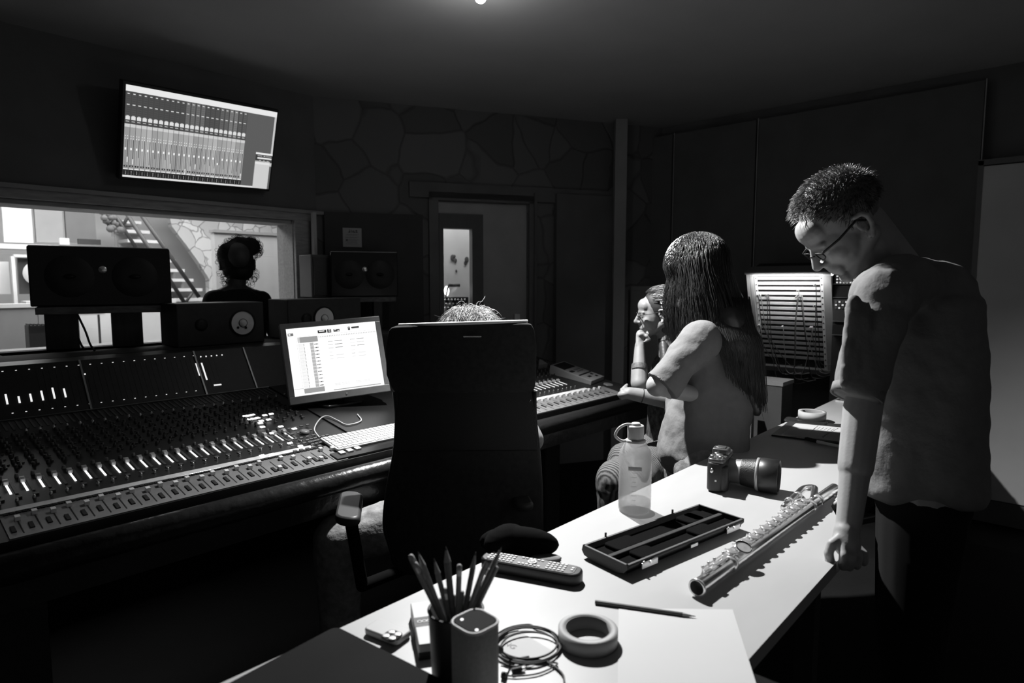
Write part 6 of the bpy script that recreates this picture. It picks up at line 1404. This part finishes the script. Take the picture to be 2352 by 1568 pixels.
blob(hb, 'hair_mass', m_hairgirl, gir, .006, 3)
ln = []; R3 = random.Random(9); gc_ = V((-.030, 0, .043))
for k in range(2600):
    th = R3.uniform(-pi, pi); ph = math.asin(R3.uniform(-.15, 1)); p, n = scalp(th, ph, (1, 1, 1), (0, 0, 0))
    if n.x > .55 and n.z < .78 - .25 * abs(n.y): continue
    if abs(n.y) > .6 and n.x > .25 and n.z < .35: continue
    pts = []; lift = R3.uniform(1.0, 1.05)
    for q_ in range(5):
        m__ = (n + V((-.42, 0, -.16)) * q_ + V((0, R3.uniform(-.04, .04), 0))).normalized(); pts.append(gc_ + V((m__.x * .107, m__.y * .089, m__.z * .098)) * lift)
    e_ = pts[-1]; pts.append(e_ + V((-.012, 0, -.06 - .05 * R3.random()))); pts.append(e_ + V((.005 * R3.uniform(-1, 2), R3.uniform(-.012, .012), -.15 - .06 * R3.random())))
    ln.append(bez([hmg @ q_ for q_ in pts], 2))
strands('hair', m_hairgirl, gir, ln, .0010, .5)
# her stool
stl = thing('stool', 'dark round stool under the seated girl', 'stool', V((plg.x, plg.y, 0)))
MB().lathe([(.001, .40), (.17, .40), (.18, .41), (.18, .43), (.17, .44), (.001, .44)], V((plg.x, plg.y, 0)), UP, 28, caps=False).build('seat', m_dark, stl)
for k in range(4):
    a = pi / 2 * k + .4; MB().cyl(V((plg.x + .12 * cos(a), plg.y + .12 * sin(a), .40)), V((plg.x + .17 * cos(a), plg.y + .17 * sin(a), .003)), .014, .012, 10).build('leg', m_dark, stl)

# ---------------------------------------------------------------- the engineer in the chair
hce = at(1078, 806, d=2.25); eng = person('person with tousled light hair sitting in the black office chair at the console', V((sc0.x, sc0.y, 0)))
ef = (fdir * .97 + UP * -.1).normalized(); hme = headmat(hce, ef, UP, 1.0)
b = MB(); merge(b, head_shape(), hme); cb1 = at(1076, 880, d=2.14); b.cap(hme @ V((-.03, 0, -.04)), cb1, .05, .055)
s1_, s2_ = at(985, 905, d=2.16), at(1165, 905, d=2.14); b.cap(s1_, s2_, .055, .055); hpE = V((sc0.x, sc0.y, .60)) - fdir * .06; b.cap(cb1 + UP * -.08, hpE, .11, .12)
eR = at(1222, 1010, d=2.10); b.cap(s2_, eR, .047, .040); wR = eR + fdir * .20 + LEFT * .08 + UP * -.02; wR.z = max(wR.z, .80); b.cap(eR, wR, .038, .027)
eL = s1_ + UP * -.26 + LEFT * .04 + fdir * .08; wL = eL + fdir * .24 + UP * .0 + rgt * .05; b.cap(s1_, eL, .047, .04); b.cap(eL, wL, .038, .027)
for wq in (wR, wL):
    hp_ = wq + fdir * .05; hand(b, wq, hp_, [[hp_, hp_ + fdir * .035 + fsd * (.016 * k - .03) + UP * .006, hp_ + fdir * .06 + fsd * (.017 * k - .03) + UP * -.008] for k in range(4)] + [[wq + fdir * .03, wq + fdir * .05 - fsd * .03, wq + fdir * .07 - fsd * .035]], .0085)
kL = at(775, 1245, d=2.03); kL.z = .53; kR = sc0 + fdir * .30 + fsd * .18; kR.z = .55; legs = []
for hp, kn_ in ((hpE - fsd * .10 + UP * -.04, kL), (hpE + fsd * .10 + UP * -.04, kR)):
    an = V((kn_.x, kn_.y, .08)) + fdir * .03; leg(b, hp, kn_, an, V((an.x, an.y, .035)) + fdir * .13, (.08, .06, .04)); legs.append((hp, kn_, an))
blob(b, 'body', m_skin, eng, .0055, 3)
t = MB(); t.cap(s1_, s2_, .068, .068); t.cap(cb1 + UP * -.06, hpE, .13, .14); t.cap(s1_, s1_ + (eL - s1_) * .5, .06, .055); t.cap(s2_, s2_ + (eR - s2_) * .55, .058, .050)
blob(t, 'tshirt', m_blk, eng, .008, 4)
t = MB()
for hp, kn_, an in legs: t.cap(hp, kn_, .10, .078); t.cap(kn_, an, .078, .06)
blob(t, 'jeans', mat('mid_denim', .24, .9, noise=.3, nscale=40, bump=.3, bscale=60), eng, .008, 4, bump=(.012, .07))
for hp, kn_, an in legs: MB().rbox(V((an.x, an.y, .04)) + fdir * .05, (.27, .095, .08), .045, 5, ax=(fdir, fsd * -1, UP), er=.03).build('shoe', m_shoe, eng)
hb = MB(); merge(hb, MB().ell((-.026, 0, .045), (.102, .082, .092), None, 20, 12), hme); blob(hb, 'hair_mass', m_hairb, eng, .006, 3)
ln = []; R4 = random.Random(11)
for k in range(2400):
    th = R4.uniform(-pi, pi); ph = math.asin(R4.uniform(.0, 1)); p, n = scalp(th, ph, (.103, .083, .094), (-.026, 0, .045))
    tang = V((-n.y, n.x, 0)) * (.8 if R4.random() < .6 else -.8) + n * .25 + V((R4.uniform(-.4, .4), R4.uniform(-.4, .4), -.15)); tang.normalize(); L_ = R4.uniform(.04, .08)
    q1_ = p + tang * L_ * .4 + n * .012; q2_ = p + tang * L_ * .8 + n * .010 + V((0, 0, -.3)) * L_; q3_ = p + tang * L_ + n * .008 + V((0, 0, -.6)) * L_
    if R4.random() < .05: q3_ = q3_ + n * .03
    ln.append(bez([hme @ x for x in (p, q1_, q2_, q3_)], 2))
strands('hair', m_hairl, eng, ln, .0009, .5)

# ---------------------------------------------------------------- the woman in front of the window
YB_ = 3.40
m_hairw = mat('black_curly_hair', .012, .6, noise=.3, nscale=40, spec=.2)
def B(px, py, y=YB_): return at(px, py, y=y)
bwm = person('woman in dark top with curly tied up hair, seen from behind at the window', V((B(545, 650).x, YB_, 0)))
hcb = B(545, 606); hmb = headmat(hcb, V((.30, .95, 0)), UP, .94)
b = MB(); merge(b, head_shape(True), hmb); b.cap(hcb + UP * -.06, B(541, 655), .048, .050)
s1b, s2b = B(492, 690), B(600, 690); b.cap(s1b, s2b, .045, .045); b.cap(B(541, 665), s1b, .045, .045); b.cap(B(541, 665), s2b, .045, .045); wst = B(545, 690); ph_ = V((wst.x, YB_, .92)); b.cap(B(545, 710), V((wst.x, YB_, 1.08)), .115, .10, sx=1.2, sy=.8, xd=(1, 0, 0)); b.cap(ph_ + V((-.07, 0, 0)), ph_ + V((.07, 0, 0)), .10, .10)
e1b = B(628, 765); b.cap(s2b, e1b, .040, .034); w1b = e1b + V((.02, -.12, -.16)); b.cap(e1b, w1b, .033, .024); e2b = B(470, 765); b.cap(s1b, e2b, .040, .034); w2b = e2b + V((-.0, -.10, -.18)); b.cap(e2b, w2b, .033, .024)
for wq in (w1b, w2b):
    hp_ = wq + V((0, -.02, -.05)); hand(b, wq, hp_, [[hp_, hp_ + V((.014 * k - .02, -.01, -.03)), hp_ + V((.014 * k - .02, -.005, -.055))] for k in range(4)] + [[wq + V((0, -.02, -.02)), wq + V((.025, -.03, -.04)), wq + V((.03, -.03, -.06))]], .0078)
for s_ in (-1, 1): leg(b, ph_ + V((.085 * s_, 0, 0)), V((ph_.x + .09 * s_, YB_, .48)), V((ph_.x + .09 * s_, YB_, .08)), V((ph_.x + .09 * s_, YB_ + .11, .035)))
blob(b, 'body', mat('skin_in_shade', .045, .6, noise=.05), bwm, .0055, 3)  # skin colour darkened so she reads as a silhouette against the window
t = MB(); t.cap(s1b, s2b, .055, .055); t.cap(B(541, 672), s1b, .046, .052); t.cap(B(545, 672), s2b, .046, .052); t.cap(B(545, 712), V((wst.x, YB_, 1.02)), .128, .12, sx=1.25, sy=.85, xd=(1, 0, 0)); t.cap(s1b, s1b + (e2b - s1b) * .40, .056, .052); t.cap(s2b, s2b + (e1b - s2b) * .40, .056, .052)
blob(t, 'top', m_blk, bwm, .007, 4)
t = MB()
for s_ in (-1, 1): t.cap(ph_ + V((.085 * s_, 0, 0)), V((ph_.x + .09 * s_, YB_, .48)), .10, .075); t.cap(V((ph_.x + .09 * s_, YB_, .48)), V((ph_.x + .09 * s_, YB_, .09)), .075, .06); 
t.cap(ph_ + V((-.07, 0, 0)), ph_ + V((.07, 0, 0)), .115, .115); blob(t, 'trousers', m_trou, bwm, .010, 3)
for s_ in (-1, 1): MB().rbox(V((ph_.x + .09 * s_, YB_ + .05, .04)), (.085, .24, .075), .04, 5, er=.03).build('shoe', m_shoe, bwm)
hb = MB(); hb.ell(B(542, 594), (.088, .10, .098)); hb.ell(B(575, 566), (.052, .052, .050)); hb.ell(B(553, 566), (.07, .06, .052)); hb.ell(B(525, 585), (.055, .07, .065)); hb.ell(B(547, 622), (.078, .085, .060))
blob(hb, 'hair_mass', m_hairw, bwm, .006, 3)
ln = []; R5 = random.Random(2)
for cx, cy, rad, n_ in ((575, 566, .050, 160), (548, 570, .07, 120), (528, 585, .06, 60), (566, 625, .05, 60), (520, 640, .018, 26), (571, 640, .022, 30), (542, 610, .085, 90)):
    c = B(cx, cy)
    for k in range(n_):
        a = R5.uniform(0, 2 * pi); e = R5.uniform(-.6, .6); n = V((cos(a) * cos(e), sin(e), sin(a) * cos(e))); p = c + n * rad * .9; u = n.cross(V((0, 1, 0))).normalized(); rr_c = R5.uniform(.006, .014)
        pts = [p + n * rr_c * (1 - cos(t_)) + u * rr_c * sin(t_) + V((0, R5.uniform(-.002, .002), -.003 * t_)) for t_ in [x * .9 for x in range(7)]]; ln.append(pts)
strands('curls', m_hairw, bwm, ln, .0013, .6)
